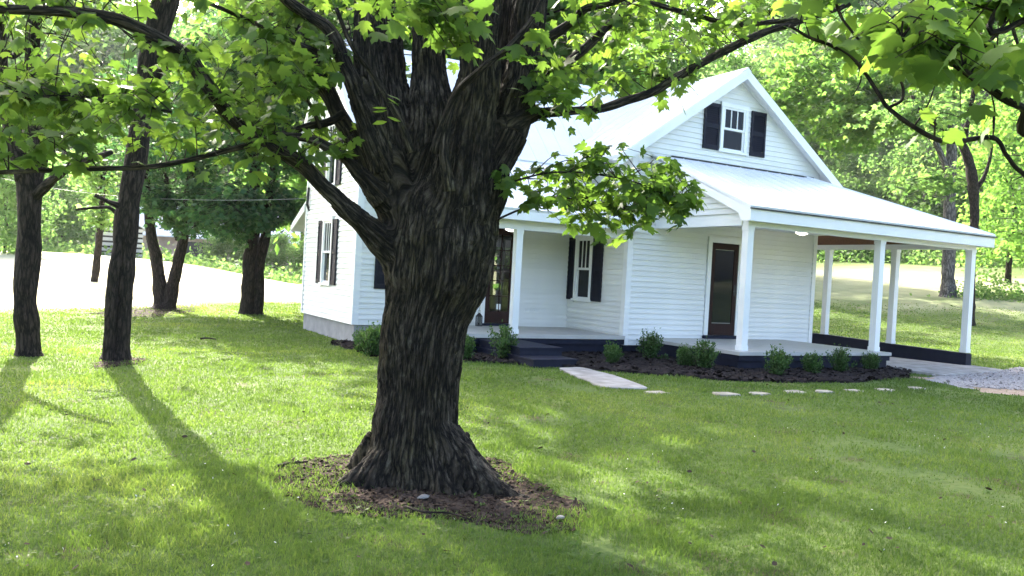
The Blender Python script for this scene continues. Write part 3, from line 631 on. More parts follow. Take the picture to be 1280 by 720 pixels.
M['sand'] = simple('sandy_edge', (.30, .22, .15), (.42, .33, .25), 8, .95, .5, .01)
sheet('sandy_verge', sandy, .012, M['sand'], 'structure', .01)
# stepping stones: a row from the walk to the drive
spos = [((820, 492.0), .30, 'smallest flat pale stepping stone, half lost in grass beside the concrete walk'), ((907, 493.6), .34, 'pale stepping stone with a thin long shape, second from the concrete walk'),
        ((949, 492.8), .31, 'tan stepping stone with a slanting left end, third from the concrete walk'), ((994, 491.0), .35, 'broad grey-white stepping stone in the middle of the row, fourth from the walk'),
        ((1030, 490.5), .30, 'squat cream stepping stone just right of the broad middle one'), ((1067, 489.6), .32, 'yellowish stepping stone, third from the gravel drive'),
        ((1107, 488.2), .31, 'flat whitish stepping stone, second from the gravel drive'), ((1146, 486.0), .31, 'pale stepping stone at the row end nearest the gravel drive')]
for k, ((px, py), s, lab) in enumerate(spos):
    c = gpt(px, py)[:2]; rr = random.Random(k+40); n = 9; poly = []
    for i in range(n):
        w_ = 2*math.pi*i/n; r_ = s*rr.uniform(.42, .60)/max(abs(math.cos(w_)), abs(math.sin(w_)))**.7; poly.append((c[0]+r_*math.cos(w_)*.98, c[1]+r_*math.sin(w_)*(.80)))
    o = paver('stone', poly, -.04, .020+.006*rr.random(), M['stone']).build('stepping_stone', M['stone'])
    tag(o, lab, 'stepping stone', 'stepping stones across the lawn')
# bare soil round the trees
soil_poly = blob(G2((325, 598), (345, 580), (400, 571), (450, 573), (590, 572), (650, 590), (690, 612), (738, 645), (715, 668), (650, 668), (560, 655), (480, 650), (420, 640), (350, 618)), 9, .08, 6)
sheet('bare_soil', soil_poly, .005, M['soil'], 'structure', .008)
soilc = np.mean(soil_poly, axis=0)
soilB = blob(G2((118, 455), (135, 449), (178, 449), (172, 454), (152, 459), (128, 460)), 9, .16, 2); sheet('bare_soil', soilB, .005, M['soil'], 'structure', .006)
soilC = blob(G2((105, 388), (160, 382), (240, 381), (245, 388), (160, 395), (120, 394)), 9, .4, 2); sheet('bare_soil', soilC, .005, M['soil'], 'structure', .006)
chips('leaf_litter', np.vstack([np.vstack([soilc+(scatter(soil_poly, 3000, rg)-soilc)*k_ for k_ in (.6, 1.0)]), scatter(soilB, 260, rg), scatter(soilC, 500, rg)]), .010, .020, M['litter'], rg, .4, 2.2)
for (px, py), s, lab in (((529, 627), .034, 'whitish flat stone lying at the foot of the big maple'), ((700, 653), .026, 'small pale stone at the right edge of the bare soil under the big maple')):
    c = gpt(px, py); q = MB(); q.lathe([(0, -.3), (.8, -.2), (1, .1), (.6, .45), (0, .55)], (0, 0, 0), 9)
    q.v = [(x*s*1.5*(1+.2*math.sin(7*y)), y*s*.9*(1+.2*math.sin(5*x)), z*s*.8) for x, y, z in q.v]; o = q.build('stone', M['pebble'], smooth_=True); o.location = (c[0], c[1], hz(c[0], c[1])+.03); o.rotation_euler = (0, 0, .5); tag(o, lab, 'stone')
def stick(pts, r, lab):
    P = [gpt(*p, .03) for p in pts]; q = MB(); q.tube(catmull(P, 4), np.linspace(r, r*.5, (len(P)-1)*4+1), 6); o = q.build('fallen_twig', M['bark_twig'], smooth_=True); tag(o, lab, 'twig')
stick([(505, 633), (530, 640), (560, 641), (590, 650)], .008, 'thin fallen twig lying in front of the big maple roots')
stick([(345, 583), (362, 579), (385, 577)], .012, 'short dark stick on the bare soil left of the big maple')
stick([(251, 423.2), (259, 422.5), (270, 424)], .02, 'short dark stick alone on the lawn in front of the left tree pair')

# ------------------------------------------------------------------ lawn grass near the eye
def grass(n, rng):
    u = rng.random(n); d = 2.6*(60/2.6)**u                  # even density in the picture
    az = YAW+rng.uniform(-.88, .82, n); r = d/np.cos(az-YAW)
    x, y = r*np.sin(az), r*np.cos(az)
    keep = y > .2
    for poly in (mulch_poly, walk_poly, slab_poly, gravel_poly): keep &= ~in_poly(x, y, poly)
    keep &= ~((x > 5.3) & (x < 15.9) & (y > 13.4) & (y < 19.6)); keep &= ~((x > 10.7) & (x < 18) & (y > 10.6) & (y < 20))
    nz = fbm(np.column_stack([x*3.2, y*3.2, 0*x]), 3, 41)
    for poly, top_ in ((soil_poly, .97), (soilB, .9), (soilC, .8)):      # bare near the trunk, thickening to lawn at the edge
        c = np.mean(poly, axis=0); rem = np.zeros(n)
        for sc_, pr in ((1.0, .12), (.88, .35), (.74, .62), (.6, .82), (.45, 1.0)): rem[in_poly(c[0]+(x-c[0])/sc_, c[1]+(y-c[1])/sc_, poly)] = pr
        keep &= rng.random(n) > np.clip(rem*top_*(1+1.6*(.5-nz)), 0, .98)
    sq = np.zeros(n, bool)
    for (spx, spy), ss_, _ in spos:
        cs_ = gpt(spx, spy); sq |= np.hypot((x-cs_[0])/ss_, (y-cs_[1])/(ss_*.8)) < .47
    keep &= ~(sq & (rng.random(n) < .93)); keep &= ~(in_poly(x, y, sandy) & (rng.random(n) < .7))
    dens = fbm(np.column_stack([x*1.1, y*1.1, 0*x]), 3, 11); keep &= dens > .37-.25*rng.random(n)
    e2 = y-(24.5+.95*np.clip(x, -5, 12)); keep &= ~((e2 > -1+2*rng.random(n)) & (x < 18)); keep &= (.82*x+.57*y) < 47+3*rng.random(n)
    x, y, d = x[keep], y[keep], d[keep]; n = len(x); z = hill(x, y)
    pat = fbm(np.column_stack([x*.5, y*.5, 0*x]), 3, 21); pat2 = fbm(np.column_stack([x*2.6, y*2.6, 0*x]), 2, 23)
    pat3 = smooth(.58, .75, fbm(np.column_stack([x*1.7, y*1.7, 0*x]), 2, 29))
    h = (.014+.026*pat2+.024*pat3)*rng.uniform(.5, 1.35, n)*np.clip(.8+d*.012, .8, 1.5); w_ = np.maximum(.0020, .00050*d)*rng.uniform(.7, 1.4, n)
    a = rng.uniform(0, 2*math.pi, n); lean = rng.uniform(.15, 1.1, n)*h; la = rng.uniform(0, 2*math.pi, n)
    dx, dy = np.cos(a)*w_, np.sin(a)*w_; lx, ly = np.cos(la)*lean, np.sin(la)*lean
    b0 = np.stack([x-dx, y-dy, z-.005], -1); b1 = np.stack([x+dx, y+dy, z-.005], -1)
    m0 = np.stack([x-dx*.8+lx*.35, y-dy*.8+ly*.35, z+h*.6], -1); m1 = np.stack([x+dx*.8+lx*.35, y+dy*.8+ly*.35, z+h*.6], -1); tp = np.stack([x+lx, y+ly, z+h], -1)
    V = np.stack([b0, b1, m1, m0, tp], 1).reshape(-1, 3); k = np.arange(n)[:, None]*5
    F = np.concatenate([k+[0, 1, 2], k+[0, 2, 3], k+[3, 2, 4]], 1).reshape(-1, 3)
    tint = np.clip(.30+1.0*(pat-.5)+.45*(pat2-.5)+rng.normal(.12, .13, n), 0, 1)
    o = link('grass', raw_mesh('grass', V, F, np.repeat(tint, 5)), M['grassblade']); o['kind'] = 'stuff'
grass(860000, np.random.default_rng(5))
rc = np.random.default_rng(9); d_ = 3.2*(22/3.2)**rc.random(520); az_ = YAW+rc.uniform(-.62, .62, 520); cx, cy = d_/np.cos(az_-YAW)*np.sin(az_), d_/np.cos(az_-YAW)*np.cos(az_)
kk = (fbm(np.column_stack([cx*.6, cy*.6, 0*cx]), 2, 31) > .5) & ~in_poly(cx, cy, soil_poly) & ~in_poly(cx, cy, mulch_poly) & (cy < 10.5)
fl = leaf_cloud('clover_flowers', np.column_stack([cx[kk], cy[kk], hill(cx[kk], cy[kk])+.05]), .016, OVAL, rc, (20, 30)); link('clover_flowers', fl, M['clover'], kind='stuff')

# a few weeds and fallen leaves so that the lawn is not a carpet
wx = rc.uniform(0, 1, 900); d_ = 3.0*(16/3.0)**wx; az_ = YAW+rc.uniform(-.64, .64, 900); x_, y_ = d_/np.cos(az_-YAW)*np.sin(az_), d_/np.cos(az_-YAW)*np.cos(az_)
k_ = (fbm(np.column_stack([x_*.9, y_*.9, 0*x_]), 2, 61) > .52) & (y_ < 11) & ~in_poly(x_, y_, mulch_poly); x_, y_ = np.repeat(x_[k_], 7), np.repeat(y_[k_], 7); n_ = len(x_)
link('lawn_weeds', leaf_cloud('lawn_weeds', np.column_stack([x_+rc.normal(0, .012, n_), y_+rc.normal(0, .012, n_), hill(x_, y_)+.018]), rc.uniform(.018, .036, n_), OVAL, rc, (22, 14), 20, rc.uniform(.0, .45, n_)), M['grassblade'], kind='stuff')
d_ = 3.2*(14/3.2)**rc.random(240); az_ = YAW+rc.uniform(-.64, .64, 240); x_, y_ = d_/np.cos(az_-YAW)*np.sin(az_), d_/np.cos(az_-YAW)*np.cos(az_); k_ = (y_ < 10.6) & ~in_poly(x_, y_, walk_poly); x_, y_ = x_[k_], y_[k_]
link('fallen_leaves', leaf_cloud('fallen_leaves', np.column_stack([x_, y_, hill(x_, y_)+.035]), rc.uniform(.03, .06, len(x_)), OVAL, rc, (5, 15), 25), M['litter'], kind='stuff')
# ------------------------------------------------------------------ shrubs along the house
def shrub_meshes(seed, h, r):
    rng = np.random.default_rng(seed); q = MB(); P = []; A = []
    for k in range(30):
        az = rng.uniform(0, 2*math.pi); tilt = abs(rng.normal(0, .36)); L_ = h*rng.uniform(.75, 1.0)*(1-.25*min(tilt, 1))
        b_ = np.array([rng.normal(0, r*.2), rng.normal(0, r*.2), 0]); d = np.array([math.cos(az)*math.sin(tilt), math.sin(az)*math.sin(tilt), math.cos(tilt)])
        tip = b_+d*L_; mid = (b_+tip)/2+np.array([math.cos(az), math.sin(az), 0])*r*.12; c = catmull([b_, mid, tip], 4); q.tube(c, np.linspace(.006, .002, len(c)), 4)
        n = 56; t_ = rng.uniform(.12, 1.03, n); i = np.clip((t_*(len(c)-1)).astype(int), 0, len(c)-1); P.append(c[i]+rng.normal(0, .022, (n, 3)))
    P = np.vstack(P); P[:, 2] = np.maximum(P[:, 2], .03)
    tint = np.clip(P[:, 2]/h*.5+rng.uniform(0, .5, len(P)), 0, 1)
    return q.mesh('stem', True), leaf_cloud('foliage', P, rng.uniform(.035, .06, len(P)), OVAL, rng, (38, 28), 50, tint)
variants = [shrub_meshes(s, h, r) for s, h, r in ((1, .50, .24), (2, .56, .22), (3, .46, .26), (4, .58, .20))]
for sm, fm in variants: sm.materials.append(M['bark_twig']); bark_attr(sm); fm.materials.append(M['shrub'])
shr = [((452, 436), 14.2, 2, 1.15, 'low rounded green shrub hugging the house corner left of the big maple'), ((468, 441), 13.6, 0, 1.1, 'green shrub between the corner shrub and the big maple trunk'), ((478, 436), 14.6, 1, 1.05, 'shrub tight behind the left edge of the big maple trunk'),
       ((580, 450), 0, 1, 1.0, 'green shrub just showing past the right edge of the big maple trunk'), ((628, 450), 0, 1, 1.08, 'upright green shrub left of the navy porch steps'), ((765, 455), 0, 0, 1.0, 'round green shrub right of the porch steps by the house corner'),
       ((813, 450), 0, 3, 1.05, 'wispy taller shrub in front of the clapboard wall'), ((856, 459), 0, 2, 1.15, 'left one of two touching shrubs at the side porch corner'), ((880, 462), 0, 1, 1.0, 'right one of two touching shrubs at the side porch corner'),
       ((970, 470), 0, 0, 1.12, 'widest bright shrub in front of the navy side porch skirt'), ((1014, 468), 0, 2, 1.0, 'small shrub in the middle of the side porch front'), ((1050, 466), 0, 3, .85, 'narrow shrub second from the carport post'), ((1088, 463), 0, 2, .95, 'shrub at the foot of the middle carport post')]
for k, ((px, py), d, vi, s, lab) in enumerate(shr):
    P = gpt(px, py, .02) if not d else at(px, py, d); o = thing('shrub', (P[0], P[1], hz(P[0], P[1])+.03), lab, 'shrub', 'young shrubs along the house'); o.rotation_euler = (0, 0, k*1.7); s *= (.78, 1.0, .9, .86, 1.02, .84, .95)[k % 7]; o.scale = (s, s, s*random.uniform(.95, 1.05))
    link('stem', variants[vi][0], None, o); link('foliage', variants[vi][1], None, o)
# ------------------------------------------------------------------ trees
def limb_obj(P, R, parent, inv=None, m='bark', seg=9, name='limb', n=7, seed=0):
    c = catmull(P, n); r = np.interp(np.linspace(0, len(P)-1, len(c)), range(len(P)), R)
    c = c+(fbm(c*3.1+seed, 2, seed)[:, None]-.5)*np.array([1, -1, 1])*r[:, None]*.9
    r = r*(.88+.3*vnoise(c*9+seed, seed)); q = MB(); q.tube(c, r, seg); me = q.mesh(name, True); bark_attr(me, seed=seed); return link(name, me, M[m], parent, inv), c, r
def remesh_trunk(mb, voxel, amp, freq, m, parent, inv, name='trunk', dirs=None):
    me = mb.mesh('tmp'); ob = bpy.data.objects.new('tmp', me); COL.objects.link(ob)
    md = ob.modifiers.new('r', 'REMESH'); md.mode = 'VOXEL'; md.voxel_size = voxel; md.use_smooth_shade = True
    ms = ob.modifiers.new('s', 'SMOOTH'); ms.iterations = 14; ms.factor = .5
    dg = bpy.context.evaluated_depsgraph_get(); new = bpy.data.meshes.new_from_object(ob.evaluated_get(dg)); bpy.data.objects.remove(ob); new.name = name
    n = len(new.vertices); co = np.empty(n*3, np.float32); no = np.empty(n*3, np.float32); new.vertices.foreach_get('co', co); new.vertices.foreach_get('normal', no)
    co = co.reshape(-1, 3).astype(float); no = no.reshape(-1, 3)
    warp = (fbm(co*4, 2, 3)[:, None]-.5)*.16
    # grain follows the nearest limb: ridges run along it
    C, D, S_, AL = dirs; best = np.full(n, 1e9); j = np.zeros(n, int)
    for i, c in enumerate(C):
        l = ((co-c)**2).sum(1); k = l < best; best[k] = l[k]; j[k] = i
    C, S_ = np.array(C), np.array(S_); rel = co[:, :2]-C[j][:, :2]; core = S_[j, 0] < 1
    ax = np.column_stack([np.interp(co[:, 2], CORE[:, 2], CORE[:, 0]), np.interp(co[:, 2], CORE[:, 2], CORE[:, 1])])
    rc_ = co[:, :2]-ax; rh = np.hypot(*rc_.T); al = co[:, 2]-smooth(.75, .15, co[:, 2])*np.maximum(0, rh-.3)
    def unit(v): return v/(np.linalg.norm(v, axis=1)[:, None]+1e-6)
    cc = np.column_stack([unit(rc_)*.31, al]); Dm = np.array(D); ids = S_[:, 0]; E1 = np.zeros_like(Dm); E2 = np.zeros_like(Dm)
    for k_ in np.unique(ids):                                # one fixed pair of cross axes for each limb
        w_ = ids == k_; d_ = Dm[w_].mean(0); d_ /= np.linalg.norm(d_); e_ = np.cross(d_, [.3, .9, .1]); e_ /= np.linalg.norm(e_); E1[w_] = e_; E2[w_] = np.cross(d_, e_)
    rel3 = co-np.array(C)[j]; al_ = (rel3*Dm[j]).sum(1); pp = rel3-Dm[j]*al_[:, None]; u1, u2 = (pp*E1[j]).sum(1), (pp*E2[j]).sum(1); ul = np.hypot(u1, u2)+1e-6
    cs = np.column_stack([u1/ul*S_[j, 1], u2/ul*S_[j, 1], np.array(AL)[j]+al_])+S_[j, :1]*1.37
    jit = (fbm(co*9, 2, 31)-.5)
    wgt = np.where(core, 0, np.where(S_[j, 2] > .5, smooth(.36, .50, rh+jit*.14), smooth(1.62, 2.05, co[:, 2]+jit*.5)))
    def relief(bc, seed):
        q = bc*np.array([34, 34, 3.6]); q = q+(fbm(q*1.1, 3, seed)[:, None]-.5)*2.2
        i0 = np.floor(q).astype(np.int64); f1 = np.full(n, 9.); f2 = np.full(n, 9.)
        for a in (-1, 0, 1):
            for b_ in (-1, 0, 1):
                for c_ in (-1, 0, 1):
                    ii = i0+[a, b_, c_]; h = [vnoise(ii.astype(float)+.0, seed+50+w_) for w_ in range(3)]
                    d = np.sqrt(((ii+np.stack(h, -1)-q)**2).sum(1)); f2 = np.minimum(f2, np.maximum(f1, d)); f1 = np.minimum(f1, d)
        return .7*smooth(0, .45, f2-f1)+.6*(fbm(q*1.7, 3, seed+5)-.4)
    r = relief(cc, 7)*(1-wgt)+relief(cs, 8)*wgt
    lump = (fbm(co*4.5, 2, 17)-.5)*.045
    co2 = co+no*((r-.45)*amp+lump)[:, None]
    new.vertices.foreach_set('co', co2.astype(np.float32).ravel()); a = new.attributes.new('bark_co', 'FLOAT_VECTOR', 'POINT'); a.data.foreach_set('vector', np.where((wgt > .5)[:, None], cs, cc).astype(np.float32).ravel()); new.update()
    new.materials.clear(); return link(name, new, M[m], parent, inv)

# ---- the big maple in the foreground
TB = np.array([2.38, 5.43, 0.0]); maple = thing('maple_tree', TB, 'big forked maple with rugged dark bark in the foreground lawn', 'tree'); MI = inv_of(maple)
D0 = 5.90
stems = [  # pixel x, pixel y, depth, half width in pixels
    [(522, 645, D0, 92), (520, 625, D0, 82), (518, 605, D0, 71), (517, 580, D0, 62), (518, 550, D0, 55), (523, 500, D0, 50), (528, 445, D0, 50), (533, 394, D0, 54), (542, 350, D0, 67), (549, 300, D0, 70), (552, 262, D0, 62), (555, 232, D0, 42), (556, 210, D0, 22)],
    [(525, 330, D0, 30), (506, 280, D0-.04, 34), (488, 220, D0-.08, 28), (473, 150, D0-.1, 22), (461, 80, D0-.1, 17), (453, 0, D0-.1, 13), (448, -120, D0-.2, 12), (440, -330, D0-.3, 10)],
    [(530, 310, D0, 30), (518, 250, D0+.1, 38), (502, 180, D0+.2, 26), (488, 90, D0+.3, 20), (482, 0, D0+.3, 17), (476, -200, D0+.5, 14), (470, -420, D0+.6, 9)],
    [(545, 310, D0, 30), (543, 240, D0+.1, 46), (540, 170, D0+.15, 34), (537, 90, D0+.25, 22), (534, 0, D0+.3, 18), (530, -200, D0+.4, 15), (540, -500, D0+.5, 10)],
    [(562, 330, D0, 30), (572, 260, D0-.1, 46), (582, 190, D0-.16, 36), (596, 100, D0-.18, 26), (604, 0, D0-.2, 20), (615, -160, D0-.2, 18), (640, -420, D0-.3, 12)],
    [(575, 310, D0, 30), (600, 230, D0+.1, 38), (616, 150, D0+.2, 24), (630, 60, D0+.3, 17), (636, 0, D0+.3, 14), (650, -200, D0+.6, 11)],
    [(560, 370, D0, 30), (577, 318, D0, 43), (595, 262, D0, 31), (612, 208, D0, 25), (630, 168, D0, 26), (644, 130, D0, 24), (652, 100, D0, 23), (658, 50, D0, 22), (665, -10, D0, 21), (690, -200, D0, 17), (730, -430, D0+.2, 11)],
]
roots = [[(505, 560, D0-.05, 34), (480, 588, D0-.2, 28), (450, 604, D0-.3, 19), (424, 613, D0-.36, 12), (402, 620, D0-.4, 7), (385, 628, D0-.42, 3)],
         [(548, 555, D0-.1, 36), (578, 588, D0-.24, 28), (606, 606, D0-.32, 19), (634, 620, D0-.38, 12), (662, 634, D0-.44, 7), (680, 648, D0-.48, 3)],
         [(518, 565, D0-.14, 34), (515, 600, D0-.28, 26), (508, 625, D0-.4, 14), (500, 645, D0-.5, 5)],
         [(535, 570, D0-.14, 32), (552, 603, D0-.3, 23), (572, 627, D0-.42, 13), (590, 648, D0-.52, 5)],
         [(565, 560, D0+.1, 28), (595, 588, D0+.12, 18), (625, 606, D0+.1, 8)], [(480, 560, D0+.1, 28), (452, 588, D0+.15, 16), (425, 606, D0+.2, 7)],
         [(495, 570, D0-.12, 28), (475, 602, D0-.3, 20), (452, 622, D0-.42, 11), (432, 640, D0-.5, 4)]]
collars = [[(530, 345, D0-.05, 34), (500, 318, 5.78, 30), (474, 296, 5.68, 19), (448, 273, 5.6, 13.5), (420, 250, 5.52, 10)],
           [(515, 285, D0-.05, 26), (482, 252, 5.74, 18), (458, 225, 5.66, 11), (440, 205, 5.62, 7)],
           [(510, 280, D0, 26), (478, 240, 5.82, 18), (455, 200, 5.85, 12), (436, 162, 5.88, 9)],
           [(505, 255, D0-.05, 24), (480, 210, 5.72, 16), (460, 158, 5.7, 11), (444, 110, 5.7, 8.5)],
           [(625, 165, D0, 20), (645, 150, 5.9, 13), (668, 143, 5.95, 8), (700, 139, 6.04, 5)]]
tm = MB(); TC, TD, TS, TA = [], [], [], []
def trace(S): return np.array([at(a, b_, d) for a, b_, d, _ in S]), np.array([h/FPX*d for _, _, d, h in S])
up_pts = []
for S in stems+roots+collars:
    P, R = trace(S); c = catmull(P, 8); r = np.interp(np.linspace(0, len(P)-1, len(c)), range(len(P)), R)
    c2 = c.copy(); wob = (fbm(c*2.2, 2, len(S))-.5)*.2; c2[:, 0] += wob*r; tm.tube(c2, r, 14); 
    f_ = catmull(c2, 2); g = np.gradient(f_, axis=0); TC += list(f_); TD += list(g/np.linalg.norm(g, axis=1)[:, None]); TA += list(np.concatenate([[0], np.cumsum(np.linalg.norm(np.diff(f_, axis=0), axis=1))]))
    kid = (stems+roots+collars).index(S); TS += [(0 if kid == 0 or len(stems) <= kid < len(stems)+len(roots) else kid, float(np.median(r)), float(kid >= len(stems)+len(roots)))]*len(f_)
    if kid == 0: CORE = f_[np.argsort(f_[:, 2])]
    if S in stems[1:]: up_pts.append(c2)
trunk = remesh_trunk(tm, .0085, .024, np.array([30., 30., 30.]), 'bark', maple, MI, dirs=(TC, TD, TS, TA))
LIMBS = {  # traced limbs of the maple: (px, py, depth, half width px)
    'a': [(505, 325, 5.78, 20), (478, 300, 5.7, 17), (450, 275, 5.6, 12.5), (415, 245, 5.5, 10.5), (370, 205, 5.4, 9.5), (335, 180, 5.3, 9), (300, 155, 5.2, 8.5), (262, 110, 5.1, 9), (232, 72, 5.0, 9), (190, 46, 4.9, 9), (150, 26, 4.8, 8), (100, 16, 4.7, 7), (40, 12, 4.6, 6), (-40, 10, 4.5, 5)],
    'b': [(480, 250, 5.7, 14), (455, 222, 5.65, 9), (435, 200, 5.6, 7), (410, 185, 5.55, 6.5), (385, 174, 5.5, 6), (350, 170, 5.45, 4.5), (310, 160, 5.5, 3), (270, 140, 5.6, 2)],
    'c': [(475, 250, 5.8, 15), (450, 195, 5.85, 11), (430, 150, 5.9, 10), (408, 110, 5.95, 10), (392, 75, 6.0, 8.5), (377, 28, 6.1, 7), (366, -5, 6.2, 6), (340, -120, 6.4, 5)],
    'd': [(480, 215, 5.7, 14), (455, 148, 5.7, 10), (432, 76, 5.7, 9), (411, 38, 5.65, 8), (378, 12, 5.6, 7), (355, -5, 5.5, 6), (300, -60, 5.3, 5)],
    'e': [(428, 143, 5.8, 5), (412, 152, 5.75, 4.5), (385, 158, 5.7, 4.5), (360, 166, 5.6, 4), (335, 174, 5.5, 4), (290, 187, 5.4, 3.6), (230, 201, 5.3, 3.4), (180, 209, 5.2, 3.2), (100, 211, 5.1, 3), (40, 214, 5.0, 2.8), (-30, 217, 5.0, 2.5)],
    'f': [(412, 72, 5.6, 4), (380, 58, 5.5, 3.6), (340, 40, 5.4, 3.4), (300, 20, 5.3, 3), (250, -2, 5.2, 2.5), (200, -40, 5.1, 2)],
    'g': [(545, 190, 5.35, 7), (556, 150, 5.3, 5), (572, 115, 5.25, 4.5), (592, 95, 5.2, 4.2), (612, 78, 5.2, 4), (640, 55, 5.2, 3.6), (668, 20, 5.2, 3), (690, -30, 5.2, 2.5)],
    'h': [(640, 150, 5.9, 9), (665, 143, 5.95, 6), (705, 139, 6.05, 5.4), (748, 136, 6.15, 5.4), (782, 126, 6.25, 5.4), (818, 114, 6.35, 5.4), (845, 97, 6.45, 5.2), (895, 69, 6.6, 5), (934, 50, 6.7, 4.6), (960, 39, 6.8, 4.2), (1000, 27, 6.9, 3.6), (1050, 10, 7, 3), (1100, -10, 7, 2)],
    'i': [(668, 62, 5.9, 9), (682, 50, 5.85, 6.5), (715, 28, 5.8, 5.2), (732, 11, 5.75, 4.6), (765, 3, 5.7, 4), (800, -12, 5.6, 3)],
    'j': [(665, 115, 5.9, 9), (693, 92, 5.95, 6), (720, 70, 6, 5.4), (743, 50, 6.1, 5), (770, 22, 6.2, 4.6), (797, -2, 6.3, 4), (830, -40, 6.4, 3)],
    'k': [(800, 0, 6.3, 3.5), (830, 8, 6.3, 3.4), (870, 20, 6.3, 3.2), (920, 30, 6.3, 3.2), (965, 27, 6.3, 3), (1010, 22, 6.3, 2.4)],
    'l': [(400, 160, 5.7, 3), (392, 140, 5.6, 2.6), (378, 120, 5.5, 2.2), (345, 105, 5.3, 1.8), (330, 80, 5.2, 1.4)],
    'm': [(-30, 117, 5.4, 5), (0, 119, 5.3, 4.5), (60, 122, 5.25, 4), (110, 123, 5.2, 3.4), (165, 131, 5.1, 2.6), (215, 140, 5.1, 1.8)],
    'n': [(560, 240, 5.35, 9), (556, 190, 5.32, 7), (563, 140, 5.36, 5), (580, 100, 5.45, 4)],
    'o': [(515, 190, 5.3, 5), (500, 150, 5.28, 4.5), (470, 100, 5.3, 3.6), (440, 60, 5.2, 3), (420, 10, 5.1, 2.5)],
}
anch = {}
for k, S in LIMBS.items():
    P, R = trace(S); o, c, r = limb_obj(P, R, maple, MI, seed=ord(k), seg=12 if R.max() > .05 else 8); anch[k] = c
ALL_A = np.vstack(list(anch.values()))
# overhanging slender maple whose trunk stands right of the frame: its twigs cross the upper right
SB = np.array([4.6, .9, 0]); over = thing('young_maple', SB, 'slender maple whose leafy branches reach in over the upper right corner', 'tree'); OI = inv_of(over)
tq = MB(); tp = catmull([SB+[0, 0, -.1], SB+[.02, .02, .8], SB+[-.03, .04, 1.9], SB+[.0, .1, 3.4], SB+[.1, .1, 5.0]], 8); tq.tube(tp, np.linspace(.085, .03, len(tp)), 12); link('trunk', bark_attr(tq.mesh('trunk', True)), M['bark'], over, OI)
OL = {'p': [tuple(tp[20]), (1330, 165, 3.2, 6), (1280, 135, 3.1, 5.2), (1261, 126, 3.05, 5), (1240, 112, 3.0, 4.6), (1218, 97, 2.95, 4.4), (1200, 85, 2.95, 4), (1180, 72, 2.9, 3.4), (1150, 66, 2.9, 2.6), (1110, 64, 2.9, 1.8)],
      'q': [tuple(tp[20]), (1340, 240, 3.6, 3.6), (1280, 217, 3.6, 3), (1258, 195, 3.6, 2.8), (1241, 173, 3.6, 2.8), (1193, 177, 3.6, 2.8), (1171, 175, 3.6, 2.8), (1142, 159, 3.6, 2.8), (1110, 135, 3.6, 2.8), (1099, 119, 3.6, 2.6), (1073, 81, 3.6, 2.4), (1040, 58, 3.6, 2.2), (1012, 47, 3.6, 2), (987, 32, 3.6, 1.8)],
      'r': [(1110, 135, 3.6, 2), (1128, 123, 3.6, 2), (1124, 97, 3.58, 1.8), (1095, 72, 3.5, 1.7), (1066, 40, 3.4, 1.6), (1048, 14, 3.4, 1.4), (1040, -20, 3.3, 1.2)],
      's': [tuple(tp[26]), (1290, 20, 2.9, 4), (1262, -10, 2.9, 3), (1265, 30, 2.9, 2.4), (1275, 65, 2.9, 1.6)], 't': [(1200, 85, 2.95, 2), (1225, 60, 2.9, 1.6), (1250, 40, 2.9, 1.2), (1262, 10, 2.9, 1)],
      'u': [(1124, 97, 3.58, 1.2), (1150, 80, 3.5, 1.1), (1168, 72, 3.4, 1)], 'v': [(1142, 159, 3.6, 1.2), (1160, 130, 3.6, 1), (1168, 108, 3.55, .8)], 'w': [(1241, 173, 3.6, 1.1), (1243, 140, 3.6, 1), (1238, 112, 3.6, .8)],
      'x': [(1073, 81, 3.6, 1.1), (1076, 100, 3.6, 1), (1066, 120, 3.6, .7)]}
anco = {}
for k, S in OL.items():
    P = np.array([s if len(s) == 3 else at(*s[:3]) for s in S]); R = np.array([.035 if len(s) == 3 else s[3]/FPX*s[2] for s in S])
    o, c, r = limb_obj(P, R, over, OI, seed=ord(k), seg=8, m='bark_twig' if k not in 'ps' else 'bark'); anco[k] = c
OVER_A = np.vstack(list(anco.values()))

LEAVES = {}                                                # owner -> list of (P, X, Y, Z, size)
TWIGS = {}
def spray(owner, A, poly, d0, d1, n_twig, per, size, rng, droop=(-32, 22), tw_len=.9, rise=.05):
    """twigs that start on the limbs nearest to the region and carry leaves in opposite pairs"""
    P2 = scatter(poly, n_twig, rng); q = TWIGS.setdefault(owner, MB()); out = LEAVES.setdefault(owner, [])
    for px, py in P2:
        tip = at(px, py, rng.uniform(d0, d1)); dist = np.linalg.norm(A-tip, axis=1); j = rng.choice(np.argsort(dist)[:12]); a = A[j]
        v = tip-a; L_ = np.linalg.norm(v)
        if L_ > tw_len: a = tip-v/L_*tw_len*rng.uniform(.7, 1)
        mid = (a+tip)/2+np.array([rng.normal(0, .06), rng.normal(0, .06), rise+abs(rng.normal(0, .04))]); c = catmull([a, mid, tip], 5)
        q.tube(c, np.linspace(.0045, .0014, len(c)), 4)
        L2 = np.linalg.norm(tip-a); ts = np.linspace(max(.15, 1-.55/max(L2, .2)), 1.0, per)
        for t_ in ts:
            b_ = np.array([np.interp(t_*(len(c)-1), range(len(c)), c[:, i]) for i in range(3)]); out.append((b_+rng.normal(0, .035, 3), size*rng.uniform(.6, 1.2), rng.uniform(0, 2*math.pi), math.radians(rng.normal(*droop)), math.radians(rng.normal(0, 28))))
rs = np.random.default_rng(21)
PL = lambda *p: list(p)
spray('m', ALL_A, PL((-40, 75), (60, 88), (200, 95), (225, 140), (190, 175), (60, 190), (-40, 180)), 4.6, 6.4, 100, 6, .096, rs)
spray('m', ALL_A, PL((190, 75), (240, 60), (300, 48), (400, 35), (430, 90), (410, 130), (330, 170), (300, 165), (240, 150)), 4.8, 6.6, 112, 6, .096, rs)
